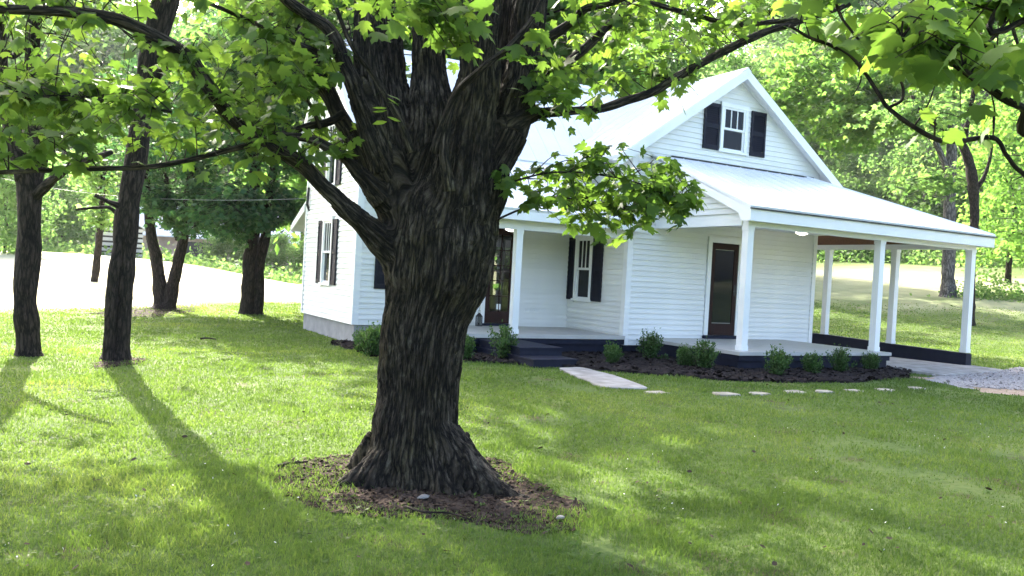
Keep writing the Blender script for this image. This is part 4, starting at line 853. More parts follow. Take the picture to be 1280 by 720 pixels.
spray('m', ALL_A, PL((210, 20), (330, -20), (420, -20), (400, 60), (300, 70)), 5.2, 7, 40, 5, .10, rs)
spray('m', ALL_A, PL((-40, -20), (200, -20), (200, 10), (-40, 8)), 4.6, 6, 30, 5, .10, rs)
spray('m', ALL_A, PL((-40, 150), (190, 140), (330, 150), (300, 195), (230, 190), (120, 202), (-40, 205)), 4.9, 6.2, 36, 5, .096, rs)
spray('m', ALL_A, PL((275, 190), (330, 190), (320, 212), (280, 210)), 5, 5.6, 8, 4, .11, rs)
spray('m', ALL_A, PL((360, 150), (430, 180), (420, 235), (390, 215)), 5.2, 6.4, 12, 4, .11, rs)
spray('m', ALL_A, PL((470, -30), (600, -30), (600, 10), (560, 22), (490, 16)), 4.2, 4.8, 26, 4, .115, rs, tw_len=.5)
spray('m', ALL_A, PL((655, 85), (735, 90), (735, 135), (690, 150), (660, 140)), 5.2, 6, 26, 5, .11, rs)
spray('m', ALL_A, PL((700, 20), (820, 30), (850, 80), (760, 110), (690, 85)), 5.5, 8, 50, 5, .10, rs)
spray('m', ALL_A, PL((690, -30), (980, -30), (980, 20), (900, 62), (820, 70), (720, 40)), 5.5, 8.5, 85, 5, .10, rs)
spray('m', ALL_A, PL((690, 108), (900, 70), (930, 90), (840, 150), (800, 165), (700, 150)), 6, 6.9, 12, 4, .11, rs, droop=(-60, 15))
spray('m', ALL_A, PL((380, -20), (450, -20), (430, 120), (400, 100)), 5.8, 7.2, 26, 5, .10, rs)
spray('m', ALL_A, PL((470, 20), (670, 20), (670, 120), (480, 120)), 6.7, 7.6, 30, 5, .10, rs)
hs_a = catmull([at(600, 245, 5.9), at(648, 225, 5.8), at(700, 215, 5.7), at(770, 222, 5.75), at(830, 240, 5.9), at(870, 255, 6)], 6)
hs_b = catmull([at(600, 285, 5.9), at(650, 262, 5.8), at(700, 248, 5.9), at(760, 255, 6.1), at(810, 270, 6.2)], 6)
for c in (hs_a, hs_b):
    q = MB(); q.tube(c, np.linspace(.009, .003, len(c)), 6); link('limb', bark_attr(q.mesh('limb', True)), M['bark_twig'], maple, MI)
HS = np.vstack([hs_a, hs_b])
spray('m', HS, PL((622, 222), (690, 195), (760, 178), (835, 190), (885, 232), (882, 262), (840, 288), (790, 278), (740, 290), (690, 278), (620, 268)), 5.5, 6.5, 88, 6, .094, rs, tw_len=.6)
spray('m', HS, PL((690, 270), (760, 280), (800, 285), (790, 305), (720, 306), (690, 292)), 5.5, 6.2, 13, 4, .11, rs, tw_len=.5)
spray('o', OVER_A, PL((985, -30), (1180, -30), (1190, 40), (1130, 62), (1040, 50), (985, 20)), 2.7, 3.9, 26, 5, .10, rs, tw_len=.6)
spray('o', OVER_A, PL((1100, 20), (1210, 30), (1240, 70), (1180, 80), (1110, 75)), 2.6, 3.4, 14, 4, .10, rs, tw_len=.4)
spray('o', OVER_A, PL((1180, -30), (1300, -30), (1300, 20), (1200, 20)), 2.6, 3.6, 20, 4, .10, rs, tw_len=.5)
spray('o', OVER_A, PL((1200, 75), (1300, 70), (1300, 115), (1230, 105)), 2.6, 3.2, 7, 4, .11, rs, tw_len=.4)
spray('o', OVER_A, PL((1190, 150), (1235, 150), (1240, 170), (1190, 172)), 3.3, 3.6, 3, 3, .10, rs, tw_len=.3)
# crown above the frame (gives the shade on the lawn)
rcn = np.random.default_rng(33); n = 1500
Pc = np.array([2.6, 4.4, 8.0])+rcn.normal(0, 1, (n, 3))*np.array([2.6, 2.6, 1.7]); px, py, pz = project(Pc); Pc = Pc[((py < -25) | (pz < .5)) & (Pc[:, 2] > 4.6)]
crown_leaf = leaf_cloud('foliage', Pc, rcn.uniform(.14, .24, len(Pc)), MAPLE_MID, rcn)
# write leaves: the largest-looking ones singly, the rest joined
singles = []
for zf in (-.3, .6, 1.2, 2.0):
    V = MAPLE[0].copy(); V[:, 2] *= zf; V[:, 0] *= 1+.08*zf; me = raw_mesh('leaf', V, MAPLE[1]); me.materials.append(M['leaf_one']); singles.append(me)
def emit(owner, parent, inv, budget, rng):
    L_ = LEAVES[owner]; P = np.array([l[0] for l in L_]); s = np.array([l[1] for l in L_]); az = np.array([l[2] for l in L_]); el = np.array([l[3] for l in L_]); w_ = np.array([l[4] for l in L_])[:, None]
    T = np.column_stack([np.cos(az)*np.cos(el), np.sin(az)*np.cos(el), np.sin(el)]); S = np.column_stack([np.sin(az), -np.cos(az), 0*az]); U = np.cross(S, T)
    X = S*np.cos(w_)+U*np.sin(w_); Z = -S*np.sin(w_)+U*np.cos(w_)
    px, py, pz = project(P); vis = (px > -10) & (px < 1290) & (py > -10) & (py < 730)
    app = np.where(vis, s/np.maximum(pz, .5), 0); big = np.zeros(len(P), bool); big[np.argsort(-app)[:budget]] = True
    for i in np.where(big)[0]:
        o = bpy.data.objects.new('leaf', singles[i % 4]); COL.objects.link(o); o.parent = parent; o.matrix_parent_inverse = inv
        o.matrix_basis = Matrix([[X[i][k]*s[i], T[i][k]*s[i], Z[i][k]*s[i], P[i][k]] for k in range(3)]+[[0, 0, 0, 1]])
    r = ~big; f = link('foliage', leaf_cloud('foliage', P[r], s[r], MAPLE, rng, fr=(X[r], T[r], Z[r])), M['leaf'], parent, inv); f['kind'] = 'stuff'
    t_ = link('twigs', bark_attr(TWIGS[owner].mesh('twigs')), M['bark_twig'], parent, inv); t_['kind'] = 'stuff'
emit('m', maple, MI, 220, rs); emit('o', over, OI, 200, rs)
f = link('foliage', crown_leaf, M['leaf'], maple, MI); f['kind'] = 'stuff'
# small sprig with narrow leaves growing on the fork
sp = MB(); c = catmull([at(487, 200, 5.0), at(484, 170, 4.95), at(486, 140, 4.95), at(489, 112, 5.0)], 5); sp.tube(c, np.linspace(.004, .002, len(c)), 5); link('sprig', bark_attr(sp.mesh('sprig')), M['bark_twig'], maple, MI)
pts = np.array([at(484+dx*.15, y, 4.93) for y, dx in ((112, -1), (122, -1), (135, -1), (146, -1), (152, 1), (128, 1), (138, 1), (118, 1))]); azs = np.array([rad(150) if i % 2 == 0 else rad(-35) for i in range(8)])
link('sprig_leaves', leaf_cloud('sprig_leaves', pts, .09, OVAL, rs, (-15, 8), 15, np.full(8, .9), az=azs), M['leaf'], maple, MI)
# ---- trees of the yard, each traced on its own
def yard_tree(name, base, label, trunks, limbs, crown, leafm, barkm, rng, leaf=.11, tmpl=MAPLE_MID, per=9, group=None, amp=.02):
    """trunks/limbs: lists of world polylines [(P, R)]; crown: list of (centre, radii, clumps)"""
    o = thing(name, base, label, 'tree', group); I = inv_of(o); ends = []
    q = MB(); 
    for k, (P, R) in enumerate(trunks):
        c = catmull(P, 8); r = np.interp(np.linspace(0, len(P)-1, len(c)), range(len(P)), R); c = c+(fbm(c*1.3+k, 2, k)[:, None]-.5)*np.array([1, .5, 0])*r[:, None]*.8
        r = r*(.92+.2*vnoise(c*4, k)); q.tube(c, r, 16); ends.append(c)
    me = q.mesh('trunk', True); n_ = len(me.vertices); co = np.empty(n_*3, np.float32); no = co.copy(); me.vertices.foreach_get('co', co); me.vertices.foreach_get('normal', no)
    co = co.reshape(-1, 3); no = no.reshape(-1, 3); rr = fbm(co*np.array([16, 16, 2.2]), 3, 5); co2 = co+no*((rr-.5)*amp*2)[:, None]; me.vertices.foreach_set('co', co2.ravel()); link('trunk', me, M[barkm], o, I)
    for k, (P, R) in enumerate(limbs):
        _, c, r = limb_obj(P, R, o, I, m=barkm, seed=k+3, seg=7); ends.append(c)
    A = np.vstack(ends); A = A[A[:, 2] > 1.5] if (A[:, 2] > 1.5).any() else A
    tw = MB(); L_ = []
    for (c0, rad_, n) in crown:
        for i in range(n):
            v = rng.normal(0, 1, 3); v /= np.linalg.norm(v); tip = np.array(c0)+v*np.array(rad_)*rng.random()**.4
            d = np.linalg.norm(A-tip, axis=1); a = A[rng.choice(np.argsort(d)[:8])]; L0 = np.linalg.norm(tip-a)
            if L0 > 2.2: a = tip-(tip-a)/L0*rng.uniform(1.0, 2.2)
            cc = catmull([a, (a+tip)/2+np.array([0, 0, .12*min(L0, 2)]), tip], 3); tw.tube(cc, np.linspace(.012, .003, len(cc)), 4, cap=False)
            t_ = rng.uniform(.35, 1.05, per); L_.append(a+(tip-a)*t_[:, None]+rng.normal(0, .14, (per, 3))*np.array([1, 1, .55]))
    L_ = np.vstack(L_); t2 = link('twigs', bark_attr(tw.mesh('twigs')), M['bark_twig'], o, I); t2['kind'] = 'stuff'
    f = link('foliage', leaf_cloud('foliage', L_, leaf*rng.uniform(.6, 1.3, len(L_)), tmpl, rng, (-28, 26), 32), M[leafm], o, I); f['kind'] = 'stuff'; return o
def tr(pts, d=None): # pixel polyline with depth and half width
    P = np.array([at(a, b_, d_) for a, b_, d_, _ in pts]); R = np.array([h/FPX*d_ for _, _, d_, h in pts]); return P, R
ry = np.random.default_rng(51)
# left tree with the forked top
dA = 11.45
A1 = tr([(33, 453, dA, 24), (33, 446, dA, 18.5), (33, 432, dA, 14.5), (33, 380, dA, 13.5), (34, 300, dA, 13), (36, 240, dA, 14), (36, 205, dA, 18)])
A2 = tr([(36, 225, dA, 14), (22, 180, dA, 12), (12, 140, dA, 9), (2, 80, dA, 7), (-10, -60, dA, 6), (-30, -300, dA, 4)]); A3 = tr([(36, 225, dA, 14), (46, 180, dA, 11), (40, 110, dA, 9), (42, 40, dA, 8), (52, -60, dA, 7), (60, -300, dA+.5, 4)])
A4 = tr([(40, 250, dA, 8), (52, 238, dA-.1, 6.5), (72, 220, dA-.3, 5.5), (95, 206, dA-.5, 4.5), (140, 190, dA-.8, 3)]); A5 = tr([(34, 55, dA, 4), (14, 70, dA-.3, 3.5), (4, 40, dA-.5, 3), (-4, 10, dA-.7, 2)])
bA = gpt(33, 446); cA = np.array([bA[0], bA[1], 0])
yard_tree('yard_tree', (bA[0], bA[1], 0), 'dark straight tree at the left edge of the photo, forking just under the leaves', [A1, A2, A3], [A4, A5],
          [(cA+[-1.0, 0, 5.0], (2.6, 2.6, 1.6), 80), (cA+[.3, .2, 7.5], (3.0, 3.0, 2.2), 140), (cA+[-2.5, -1, 4.0], (1.6, 1.4, .8), 30), (cA+[1.0, .2, 6.4], (3.4, 1.6, .8), 80)], 'leaf_a', 'bark_dark', ry, leaf=.12)  # last leaf pad added out of view to shade the foreground lawn
dB = 11.55
B1 = tr([(146, 461, dB, 26), (146, 452, dB, 19), (147, 438, dB, 15), (149, 400, dB, 13.5), (153, 340, dB, 13), (158, 290, dB, 13), (165, 240, dB, 13), (172, 190, dB, 13), (180, 130, dB, 13), (190, 70, dB, 14), (208, 0, dB, 15), (222, -120, dB, 13), (240, -320, dB, 9)])
B2 = tr([(138, 456, dB-.15, 9), (138, 420, dB-.17, 7), (141, 370, dB-.17, 7), (144, 325, dB-.16, 6), (150, 285, dB-.12, 5), (156, 250, dB-.05, 4)])
B3 = tr([(160, 268, dB, 4), (148, 258, dB-.1, 4), (135, 252, dB-.2, 3.2), (118, 244, dB-.3, 2.4)]); B4 = tr([(158, 285, dB, 3), (140, 262, dB, 2.4), (120, 260, dB, 2), (95, 262, dB, 1.5)]); B5 = tr([(176, 150, dB, 6), (186, 115, dB-.2, 5), (210, 80, dB-.4, 4), (240, 60, dB-.5, 3)])
bB = gpt(146, 453); cB = np.array([bB[0], bB[1], 0])
yard_tree('yard_tree', (bB[0], bB[1], 0), 'grey-brown leaning tree with a smaller stem clasping its foot, second from left', [B1, B2], [B3, B4, B5],
          [(cB+[1.0, .3, 7.2], (3.2, 3.0, 2.0), 130), (cB+[-.6, .5, 5.4], (1.8, 1.6, .9), 30), (cB+[2.2, .4, 6.3], (2.6, 1.6, .7), 60)], 'leaf_a', 'bark_dark', ry, leaf=.12)  # last pad here also added above the frame for foreground shade
dC = 24.7
C1 = tr([(203, 388, dC, 17), (203, 378, dC, 11), (200, 350, dC, 7.5), (195, 320, dC, 7), (188, 295, dC, 6), (185, 250, dC, 5), (180, 190, dC, 4), (176, 120, dC, 3)]); C2 = tr([(209, 386, dC, 11), (211, 375, dC, 9), (219, 345, dC, 7), (226, 318, dC, 6.5), (232, 285, dC, 5.5), (236, 240, dC, 5), (244, 180, dC, 4), (250, 110, dC, 3)]); C3 = tr([(222, 300, dC, 3.5), (219, 275, dC-.2, 3), (216, 250, dC-.2, 2.5), (205, 215, dC, 2)])
bC = gpt(206, 384); cC = np.array([bC[0], bC[1], 0])
yard_tree('yard_tree', (bC[0], bC[1], 0), 'tree splitting low into a V of two brown trunks over a ring of leaf litter', [C1, C2], [C3],
          [(cC+[.1, 0, 4.5], (2.3, 2.1, 1.2), 200), (cC+[.4, 0, 6.8], (2.6, 2.6, 1.5), 170), (cC+[.6, -.6, 2.9], (1.6, 1.3, .8), 170), (cC+[-.9, -.6, 3.2], (1.0, 1, .4), 28)], 'leaf_teal', 'bark_dark', ry, leaf=.15, per=12)
dD = 24.0
D1_ = tr([(306, 395, dD, 13), (307, 386, dD, 8), (311, 340, dD, 7.5), (315, 290, dD, 7.5), (317, 255, dD, 7), (318, 200, dD, 6), (320, 120, dD, 4.5), (322, 60, dD, 3)]); D2_ = tr([(322, 393, dD+.2, 8), (322, 384, dD+.2, 6.5), (324, 340, dD+.2, 6), (330, 300, dD+.2, 6.5), (334, 272, dD+.2, 5.5), (340, 220, dD+.3, 4.5), (352, 150, dD+.4, 3)]); D3_ = tr([(332, 290, dD+.2, 3.5), (345, 280, dD, 3), (358, 262, dD, 2)])
bD = gpt(315, 391); cD = np.array([bD[0], bD[1], 0])
yard_tree('yard_tree', (bD[0], bD[1], 0), 'pair of dark trunks from one root, with layered blue-green foliage, left of the house', [D1_, D2_], [D3_],
          [(cD+[.1, 0, 5.0], (2.1, 2.1, 1.1), 190), (cD+[-.2, 0, 7.0], (2.6, 2.6, 1.5), 190), (cD+[-1.0, -.8, 2.8], (1.3, 1.1, .8), 170), (cD+[.6, -.2, 3.2], (1.0, .9, .7), 70)], 'leaf_teal', 'bark_dark', ry, leaf=.15, per=12)
dE = 34.5
E1 = tr([(117, 363, dE, 6), (118, 352, dE, 4.6), (121, 320, dE, 4.2), (125, 285, dE, 3.6), (128, 240, dE, 3), (130, 180, dE, 2.5)])
bE = at(117, 360, dE); cE = np.array([bE[0], bE[1], 0]); 
yard_tree('yard_tree', (bE[0], bE[1], bE[2]), 'slim tree alone out in the bright hay field behind the leaning tree', [E1], [], [(cE+[0, 0, 5.3], (1.7, 1.7, 1.6), 90), (cE+[.3, 0, 3.2], (1.2, 1.2, .7), 40)], 'leaf_far', 'bark_dark', ry, leaf=.2, per=10)
# right-hand trees beyond the carport
def ground_hit(px, py):
    lo, hi_ = 8, 160
    for d in np.linspace(8, 160, 900):
        P = at(px, py, d)
        if P[2] <= hz(P[0], P[1]): return P, d
    return at(px, py, 60), 60
bR, dR = ground_hit(1185, 371)
RP = lambda pts, d: tr([(a, b_, d+dd, h) for a, b_, dd, h in pts])
R1_ = RP([(1184, 376, 0, 13), (1185, 366, 0, 9.5), (1185, 345, 0, 7.6), (1186, 315, 0, 7.4), (1187, 280, 0, 7.2), (1187, 240, 0, 7), (1189, 190, 0, 6), (1194, 130, 0, 5), (1200, 60, 0, 4), (1205, -20, 0, 3)], dR)
cR = np.array([bR[0], bR[1], bR[2]]); s_ = dR/FPX
def around(px, py, d): return at(px, py, d)
yard_tree('yard_tree', tuple(cR), 'pale grey trunk with flared roots on the slope beyond the carport', [R1_], [RP([(1187, 215, 0, 4), (1165, 170, 0, 3), (1130, 130, 1, 2.4), (1090, 110, 1, 2)], dR), RP([(1190, 180, 0, 4), (1215, 140, 0, 3), (1250, 100, 0, 2)], dR)],
          [(around(1110, 120, dR), (4.5, 4.0, 2.6), 210), (around(1060, 150, dR+3), (4.0, 4, 2.2), 170), (around(1190, 60, dR), (5, 5, 3.5), 240), (around(1000, 110, dR+4), (3.2, 3, 2.0), 110), (around(1040, 60, dR+4), (4.2, 4, 2.2), 130)], 'leaf_lime', 'bark_grey', ry, leaf=.34, per=13, amp=.05)
bR2, dR2 = ground_hit(1212, 407)
R2_ = RP([(1212, 412, 0, 8), (1213, 402, 0, 5.2), (1214, 360, 0, 4.4), (1215, 310, 0, 4.6), (1218, 275, 0, 5), (1217, 245, 0, 6), (1213, 210, 0, 6), (1203, 182, 0, 5), (1186, 166, 0, 4), (1160, 150, -.5, 3), (1140, 120, -1, 2)], dR2)
yard_tree('yard_tree', tuple(bR2), 'dark slender crooked trunk just right of the last carport post', [R2_], [RP([(1218, 240, 0, 3.4), (1228, 225, 0, 2.8), (1236, 205, 0, 2), (1240, 180, 0, 1.5)], dR2), RP([(1203, 182, 0, 4), (1212, 140, 0, 3), (1222, 90, 0, 2.4), (1230, 20, 0, 2)], dR2)],
          [(around(1140, 150, dR2-1), (3.0, 3.0, 1.0), 70), (around(1230, 90, dR2), (3.5, 3.5, 2), 110), (around(1150, 230, dR2+2), (1.8, 1.6, 1.0), 45)], 'leaf_far', 'bark_dark', ry, leaf=.24, per=11, amp=.03)
# ---- woods: a few crowns shared by many trees
def woods_tree(seed, H, r0, crown_r, base_f, n_br, leaf, per_clump, n_leaf):
    rng = np.random.default_rng(seed); q = MB(); ln = np.array([rng.normal(0, .35), rng.normal(0, .35)])
    tp = np.array([[ln[0]*t_*t_*2, ln[1]*t_*t_*2, H*.9*t_-.3] for t_ in np.linspace(0, 1, 9)]); tp[1:, :2] += rng.normal(0, .12, (8, 2)); q.tube(catmull(tp, 3), np.interp(np.linspace(0, 1, 25), [0, .06, .5, 1], [r0*1.5, r0, r0*.62, r0*.12]), 8)
    C = []
    for k in range(n_br):
        t_ = base_f+(1-base_f)*(k+.5)/n_br; p0 = np.array([np.interp(t_, np.linspace(0, 1, 9), tp[:, i]) for i in range(3)]); az = k*2.4+rng.normal(0, .4); f = (t_-base_f)/(1-base_f)
        rr = crown_r*(math.sin(math.pi*min(1, .18+.80*f))**.7)*rng.uniform(.55, 1.15); tip = p0+np.array([math.cos(az)*rr, math.sin(az)*rr, rr*rng.uniform(.1, .55)])
        c = catmull([p0, (p0+tip)/2+[0, 0, rr*.08], tip], 4); q.tube(c, np.linspace(r0*.28, r0*.04, len(c)), 5, cap=False)
        for j in range(per_clump): u = rng.uniform(.3, 1.08); C.append(p0+(tip-p0)*u+rng.normal(0, crown_r*.13, 3))
    C = np.array(C); P = []
    for c in C:
        m_ = int(n_leaf/len(C)*rng.uniform(.5, 1.6)); P.append(c+rng.normal(0, 1, (m_, 3))*np.array([.62, .62, .34])*crown_r*.26)
    P = np.vstack(P); cl = np.repeat(rng.random(len(C)), [0]*len(C)) if False else None
    tint = np.clip(fbm(P*.8, 2, seed)*1.1-.15+rng.normal(0, .14, len(P)), 0, 1)
    tm_ = q.mesh('trunk', True); bark_attr(tm_, (6, 6, 1.2)); return tm_, leaf_cloud('foliage', P, leaf*rng.uniform(.6, 1.35, len(P)), RHOMB, rng, (-20, 32), 45, tint)
kinds = []
for seed, H, r0, cr, bf, nb, lf, pc, nl, lm, bm in ((1, 19, .28, 4.6, .22, 26, .34, 5, 9000, 'leaf_far', 'bark_dark'), (2, 22, .30, 5.2, .30, 26, .36, 5, 9500, 'leaf_far', 'bark_grey'), (3, 16, .22, 4.4, .14, 26, .32, 5, 9000, 'leaf_lime', 'bark_dark'),
                                                (4, 24, .26, 4.0, .42, 22, .36, 5, 7000, 'leaf_teal', 'bark_grey'), (5, 8, .10, 3.4, .06, 22, .28, 6, 7500, 'leaf_far', 'bark_dark')):
    a, b_ = woods_tree(seed, H, r0, cr, bf, nb, lf, pc, nl); a.materials.append(M[bm]); b_.materials.append(M[lm]); kinds.append((a, b_))
WL = {0: 'round mid-green broadleaf tree', 1: 'tall grey-trunked broadleaf tree', 2: 'bright lime-green sunlit tree', 3: 'thin dark-green tree with high crown', 4: 'low leafy sapling'}
REGION = ['beyond the bright hay field on the left', 'standing behind the house roofs', 'on the wooded slope right of the house']
def woods(px, d, k, s, pyb=None):
    q = ray(px, 350); q = q/np.linalg.norm(q[:2]); x, y = q[0]*d, q[1]*d
    reg = 0 if px < 420 or (d > 70 and px < 480) else 1 if px < 945 and d < 85 else 2; o = thing('woods_tree', (x, y, hz(x, y)-.1), WL[k]+' '+REGION[reg], 'tree', WL[k]+' '+REGION[reg]); o.rotation_euler = (0, 0, random.uniform(0, 6.28)); o.scale = (s*random.uniform(.9, 1.1),)*2+(s,)
    link('trunk', kinds[k][0], None, o); link('foliage', kinds[k][1], None, o)
rw = random.Random(5)
# left: across the hay field
for px, d, k, s in ((-60, 62, 2, 1.2), (20, 74, 2, 1.35), (75, 84, 0, 1.2), (120, 92, 3, 1.15), (160, 80, 1, 1.15), (215, 88, 0, 1.3), (265, 96, 3, 1.2), (300, 84, 1, 1.25), (345, 92, 0, 1.25), (390, 84, 2, 1.2), (430, 90, 1, 1.2), (470, 95, 0, 1.3), (-10, 98, 1, 1.3), (50, 104, 3, 1.3), (100, 112, 1, 1.4), (185, 108, 2, 1.4), (240, 116, 1, 1.4), (320, 112, 3, 1.4), (375, 112, 0, 1.4),
                    (-120, 70, 0, 1.2), (-160, 85, 1, 1.3), (5, 60, 4, .9), (60, 78, 4, 1.0), (345, 80, 4, .55), (385, 78, 4, .5), (310, 82, 4, .5), (100, 84, 4, .8), (270, 82, 4, .55)): woods(px, d+(40 if k != 4 else 0), k, s*(1.42 if k != 4 else 1.1))
# behind the house
for px, d, k, s in ((425, 27, 0, .95), (495, 28, 2, 1.15), (560, 29.5, 0, 1.0), (630, 30, 2, 1.2), (700, 31.5, 0, 1.05), (590, 36, 1, 1.1), (520, 60, 1, .95), (580, 55, 0, 1.0), (640, 58, 3, .95), (735, 66, 0, 1.05), (800, 62, 1, .95), (860, 72, 2, 1.1), (690, 80, 2, 1.2), (910, 66, 0, 1.0)): woods(px, d, k, s)
# right: wooded slope above the field
for px, d, k, s in ((955, 84, 2, 1.0), (990, 88, 1, 1.1), (1020, 100, 3, 1.05), (1050, 96, 0, 1.0), (1075, 104, 3, 1.1), (1100, 98, 1, 1.0), (1125, 106, 3, 1.1), (1150, 100, 1, .95), (1180, 108, 3, 1.1), (1205, 100, 0, .95), (1235, 104, 3, 1.0), (1262, 96, 2, 1.0), (1290, 102, 1, 1.1), (1330, 92, 0, 1.0), (1380, 90, 2, 1.0), (1260, 70, 2, 1.0), (1310, 64, 2, 1.1),
                    (1000, 120, 0, 1.2), (1060, 124, 1, 1.3), (1115, 128, 0, 1.2), (1170, 126, 2, 1.3), (1225, 128, 1, 1.3), (1280, 124, 0, 1.3), (1340, 124, 1, 1.3), (950, 110, 1, 1.3),
                    (1075, 94, 4, .6), (1140, 96, 4, .7), (1215, 95, 4, .7), (1250, 96, 4, .6), (1275, 92, 4, .7), (1030, 92, 4, .7), (1180, 99, 4, .6), (965, 104, 4, 1.15), (985, 112, 4, 1.3), (1008, 104, 4, 1.2), (1032, 112, 4, 1.35), (1055, 105, 4, 1.2), (1078, 113, 4, 1.35), (1100, 106, 4, 1.2), (1125, 112, 4, 1.3), (975, 124, 4, 1.5), (1020, 126, 4, 1.5), (1066, 126, 4, 1.5), (1110, 124, 4, 1.5)): woods(px, *((d*1.42, k, s*1.36) if px < 1140 and k != 4 else (d, k, s)))
# the hillside wood further up: one mass
rm = np.random.default_rng(77); Pm = []
for i in range(150):
    a = YAW+rm.uniform(-.85, .95); d = rm.uniform(135, 230); x, y = d*math.sin(a), d*math.cos(a); z = hz(x, y); hgt = rm.uniform(13, 21)
    n = 420; v = rm.normal(0, 1, (n, 3)); v /= np.linalg.norm(v, axis=1)[:, None]; Pm.append(np.array([x, y, z+hgt*.62])+v*np.array([5.5, 5.5, hgt*.42])*rm.random((n, 1))**.35+rm.normal(0, .5, (n, 3)))
Pm = np.vstack(Pm); link('hillside_wood', leaf_cloud('hillside_wood', Pm, rm.uniform(.6, 1.3, len(Pm)), RHOMB, rm, (-20, 30), 45, np.clip(fbm(Pm*.12, 2, 4)+rm.normal(0, .15, len(Pm)), 0, 1)), M['leaf_far'], kind='stuff')
# brush and tall grass along the field edges
def brush(name, pts, h, size, m, n, rng, label=None, cat=None):
    P = []
    for (x, y, r) in pts:
        v = rng.normal(0, 1, (n, 3)); v[:, 2] = np.abs(v[:, 2])*.8; q = np.column_stack([x+v[:, 0]*r*.5, y+v[:, 1]*r*.5, 0*v[:, 0]]); q[:, 2] = hill(q[:, 0], q[:, 1])+np.minimum(v[:, 2]*h*.5, h)*np.exp(-.3*(v[:, 0]**2+v[:, 1]**2)); P.append(q)
    P = np.vstack(P); o = link(name, leaf_cloud(name, P, size*rng.uniform(.6, 1.4, len(P)), RHOMB, rng, (25, 35), 45), M[m])
    if label: tag(o, label, cat)
    else: o['kind'] = 'stuff'
    return o
pb, _ = ground_hit(1256, 374); brush('field_bush', [(pb[0]+a, pb[1]+b_, 1.7) for a, b_ in ((0, 0), (1.3, -.8), (2.6, -1.8), (-1.2, .8), (4, -2.4))], 1.5, .17, 'leaf_far', 700, rm, 'wide low green bush on the slope at the right edge of the photo', 'bush')
pl = [];
for px in range(-80, 480, 14):
    q = ray(px, 350); q = q/np.linalg.norm(q[:2]); d = rm.uniform(68, 76); pl.append((q[0]*d, q[1]*d, 3.2))
brush('field_edge_brush', pl, 1.7, .30, 'leaf_far', 300, rm)
pl = []
for px in range(960, 1400, 10):
    q = ray(px, 350); q = q/np.linalg.norm(q[:2]); d = rm.uniform(88, 94); pl.append((q[0]*d, q[1]*d, 3.0))
brush('woods_edge_brush', pl, 2.4, .36, 'leaf_far', 260, rm)
pr, dr_ = at(705, 95, 30), 30
q_ = ray(705, 350); q_ = q_/np.linalg.norm(q_[:2]); base = q_*31; o = thing('reddish_tree', (base[0], base[1], 0), 'reddish-leaved tree showing above the house roof just right of the big maple', 'tree')
t_m, _f = woods_tree(9, 11, .14, 2.3, .3, 18, .2, 5, 3500); t_m.materials.append(M['bark_dark']); _f.materials.append(M['pink']); link('trunk', t_m, None, o); link('foliage', _f, None, o)
# ---- outbuildings far across the field
sh = thing('slatted_shed', (4.4, 66.5, hz(4.4, 66.5)), 'small shed sided with spaced white boards far behind the leaning tree', 'shed'); z0 = hz(4.4, 66.5)
q = MB(); q.prism([(-1.5, 0, -.3), (1.5, 0, -.3), (1.5, 0, 2.2), (0, 0, 3.0), (-1.5, 0, 2.2)], (0, 2.6, 0)); q.build('shed_body', M['sheddark'], sh)
for k in range(6):
    q = MB(); q.box(-1.55, 1.55, -.06, -.01, .05+k*.37, .28+k*.37); q.build('board', M['shedwhite'], sh)
for s in (-1, 1):
    q = MB(); q.prism([(s*1.8, -.3, 2.05), (0, -.3, 3.1), (0, -.3, 3.18), (s*1.8, -.3, 2.13)], (0, 3.2, 0)); q.build('roof', M['barnroof'], sh)
bp = at(262, 288, 84); bn = thing('barn', (bp[0], bp[1], hz(bp[0], bp[1])), 'pale-roofed barn half hidden behind the V-trunked tree across the field', 'barn'); bn.rotation_euler = (0, 0, rad(-14))
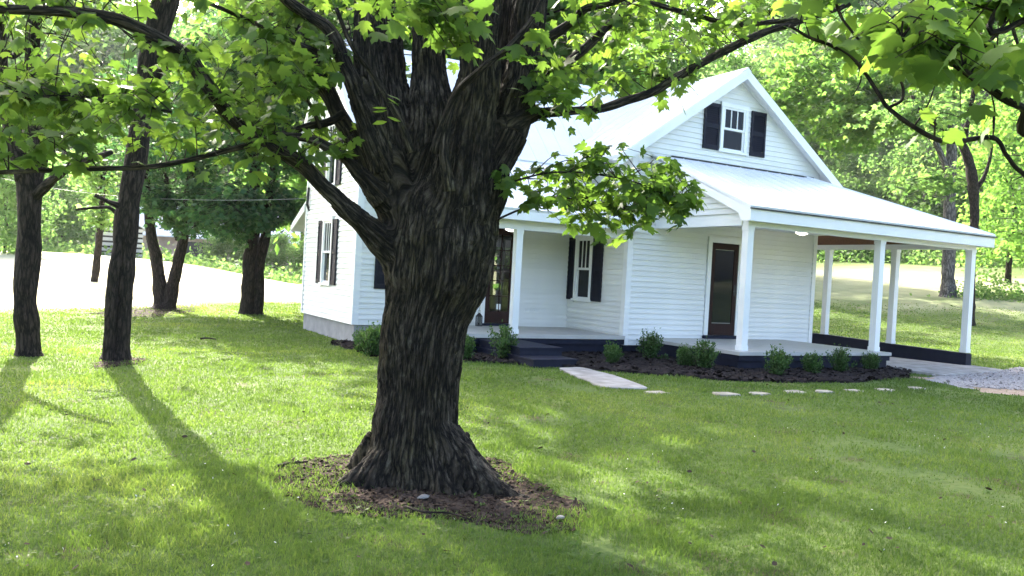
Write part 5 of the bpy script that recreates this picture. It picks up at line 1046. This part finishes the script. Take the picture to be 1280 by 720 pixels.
q = MB(); q.box(-8.5, 8.5, 0, 9, -1, 3.4); q.prism([(-8.5, 0, 3.4), (-8.5, 9, 3.4), (-8.5, 4.5, 6.6)], (17, 0, 0)); q.build('wall', M['barnwall'], bn)
for s in (0, 1):
    q = MB(); ya, yb = (-.6, 4.5) if s == 0 else (9.6, 4.5); q.prism([(-9, ya, 3.15), (-9, yb, 6.75), (-9, yb, 6.87), (-9, ya, 3.27)], (18, 0, 0)); q.build('roof', M['barnroof'], bn)
q = MB(); q.box(-2.2, 1.8, -.06, -.01, -.5, 2.8); q.build('door', M['sheddark'], bn)
# ---- service wire to the house corner
wa = np.array([5.28, 19.3, 3.05]); wb = at(-60, 205, 33.0); c = [wa+(wb-wa)*t_+np.array([0, 0, -1.0*4*t_*(1-t_)*.5]) for t_ in np.linspace(0, 1, 30)]
q = MB(); q.tube(c, [.0035]*30, 5); M['wire'] = simple('pale_wire', (.35, .36, .37), (.45, .46, .47), 9, .5, 0); tag(q.build('service_wire', M['wire'], smooth_=True), 'thin pale service wire sagging from the house corner across the left trees', 'wire')
q = MB(); q.tube([(5.29, 19.3, 2.75), (5.22, 19.3, 2.9), (5.24, 19.3, 3.3)], [.03, .035, .03], 8); hp('wire_bracket', q, 'black')
up = thing('utility_pole', (wb[0], wb[1], hz(wb[0], wb[1])), 'wooden utility pole that carries the service wire, left of the yard', 'utility pole'); q = MB(); q.tube([(0, 0, -.5), (0, 0, wb[2]-hz(wb[0], wb[1])+.4)], [.14, .11], 10); q.build('pole', M['bark_grey'], up, smooth_=True)
q = MB(); q.box(-.7, .7, -.05, .05, wb[2]-hz(wb[0], wb[1])-.05, wb[2]-hz(wb[0], wb[1])+.06); q.build('crossarm', M['bark_grey'], up)


# ---- thin morning haze over the whole place
q = MB(); q.box(-130, 190, -40, 260, -1.5, 75); m, t, b = mat('morning_haze'); t.nodes.remove(b)
pv = N(t, 'ShaderNodeVolumePrincipled'); pv.inputs['Density'].default_value = .00018; pv.inputs['Anisotropy'].default_value = .3; pv.inputs['Color'].default_value = (.95, .97, 1, 1)
t.links.new(pv.outputs[0], t.nodes['Material Output'].inputs['Volume']); q.build('haze', m, kind='stuff')
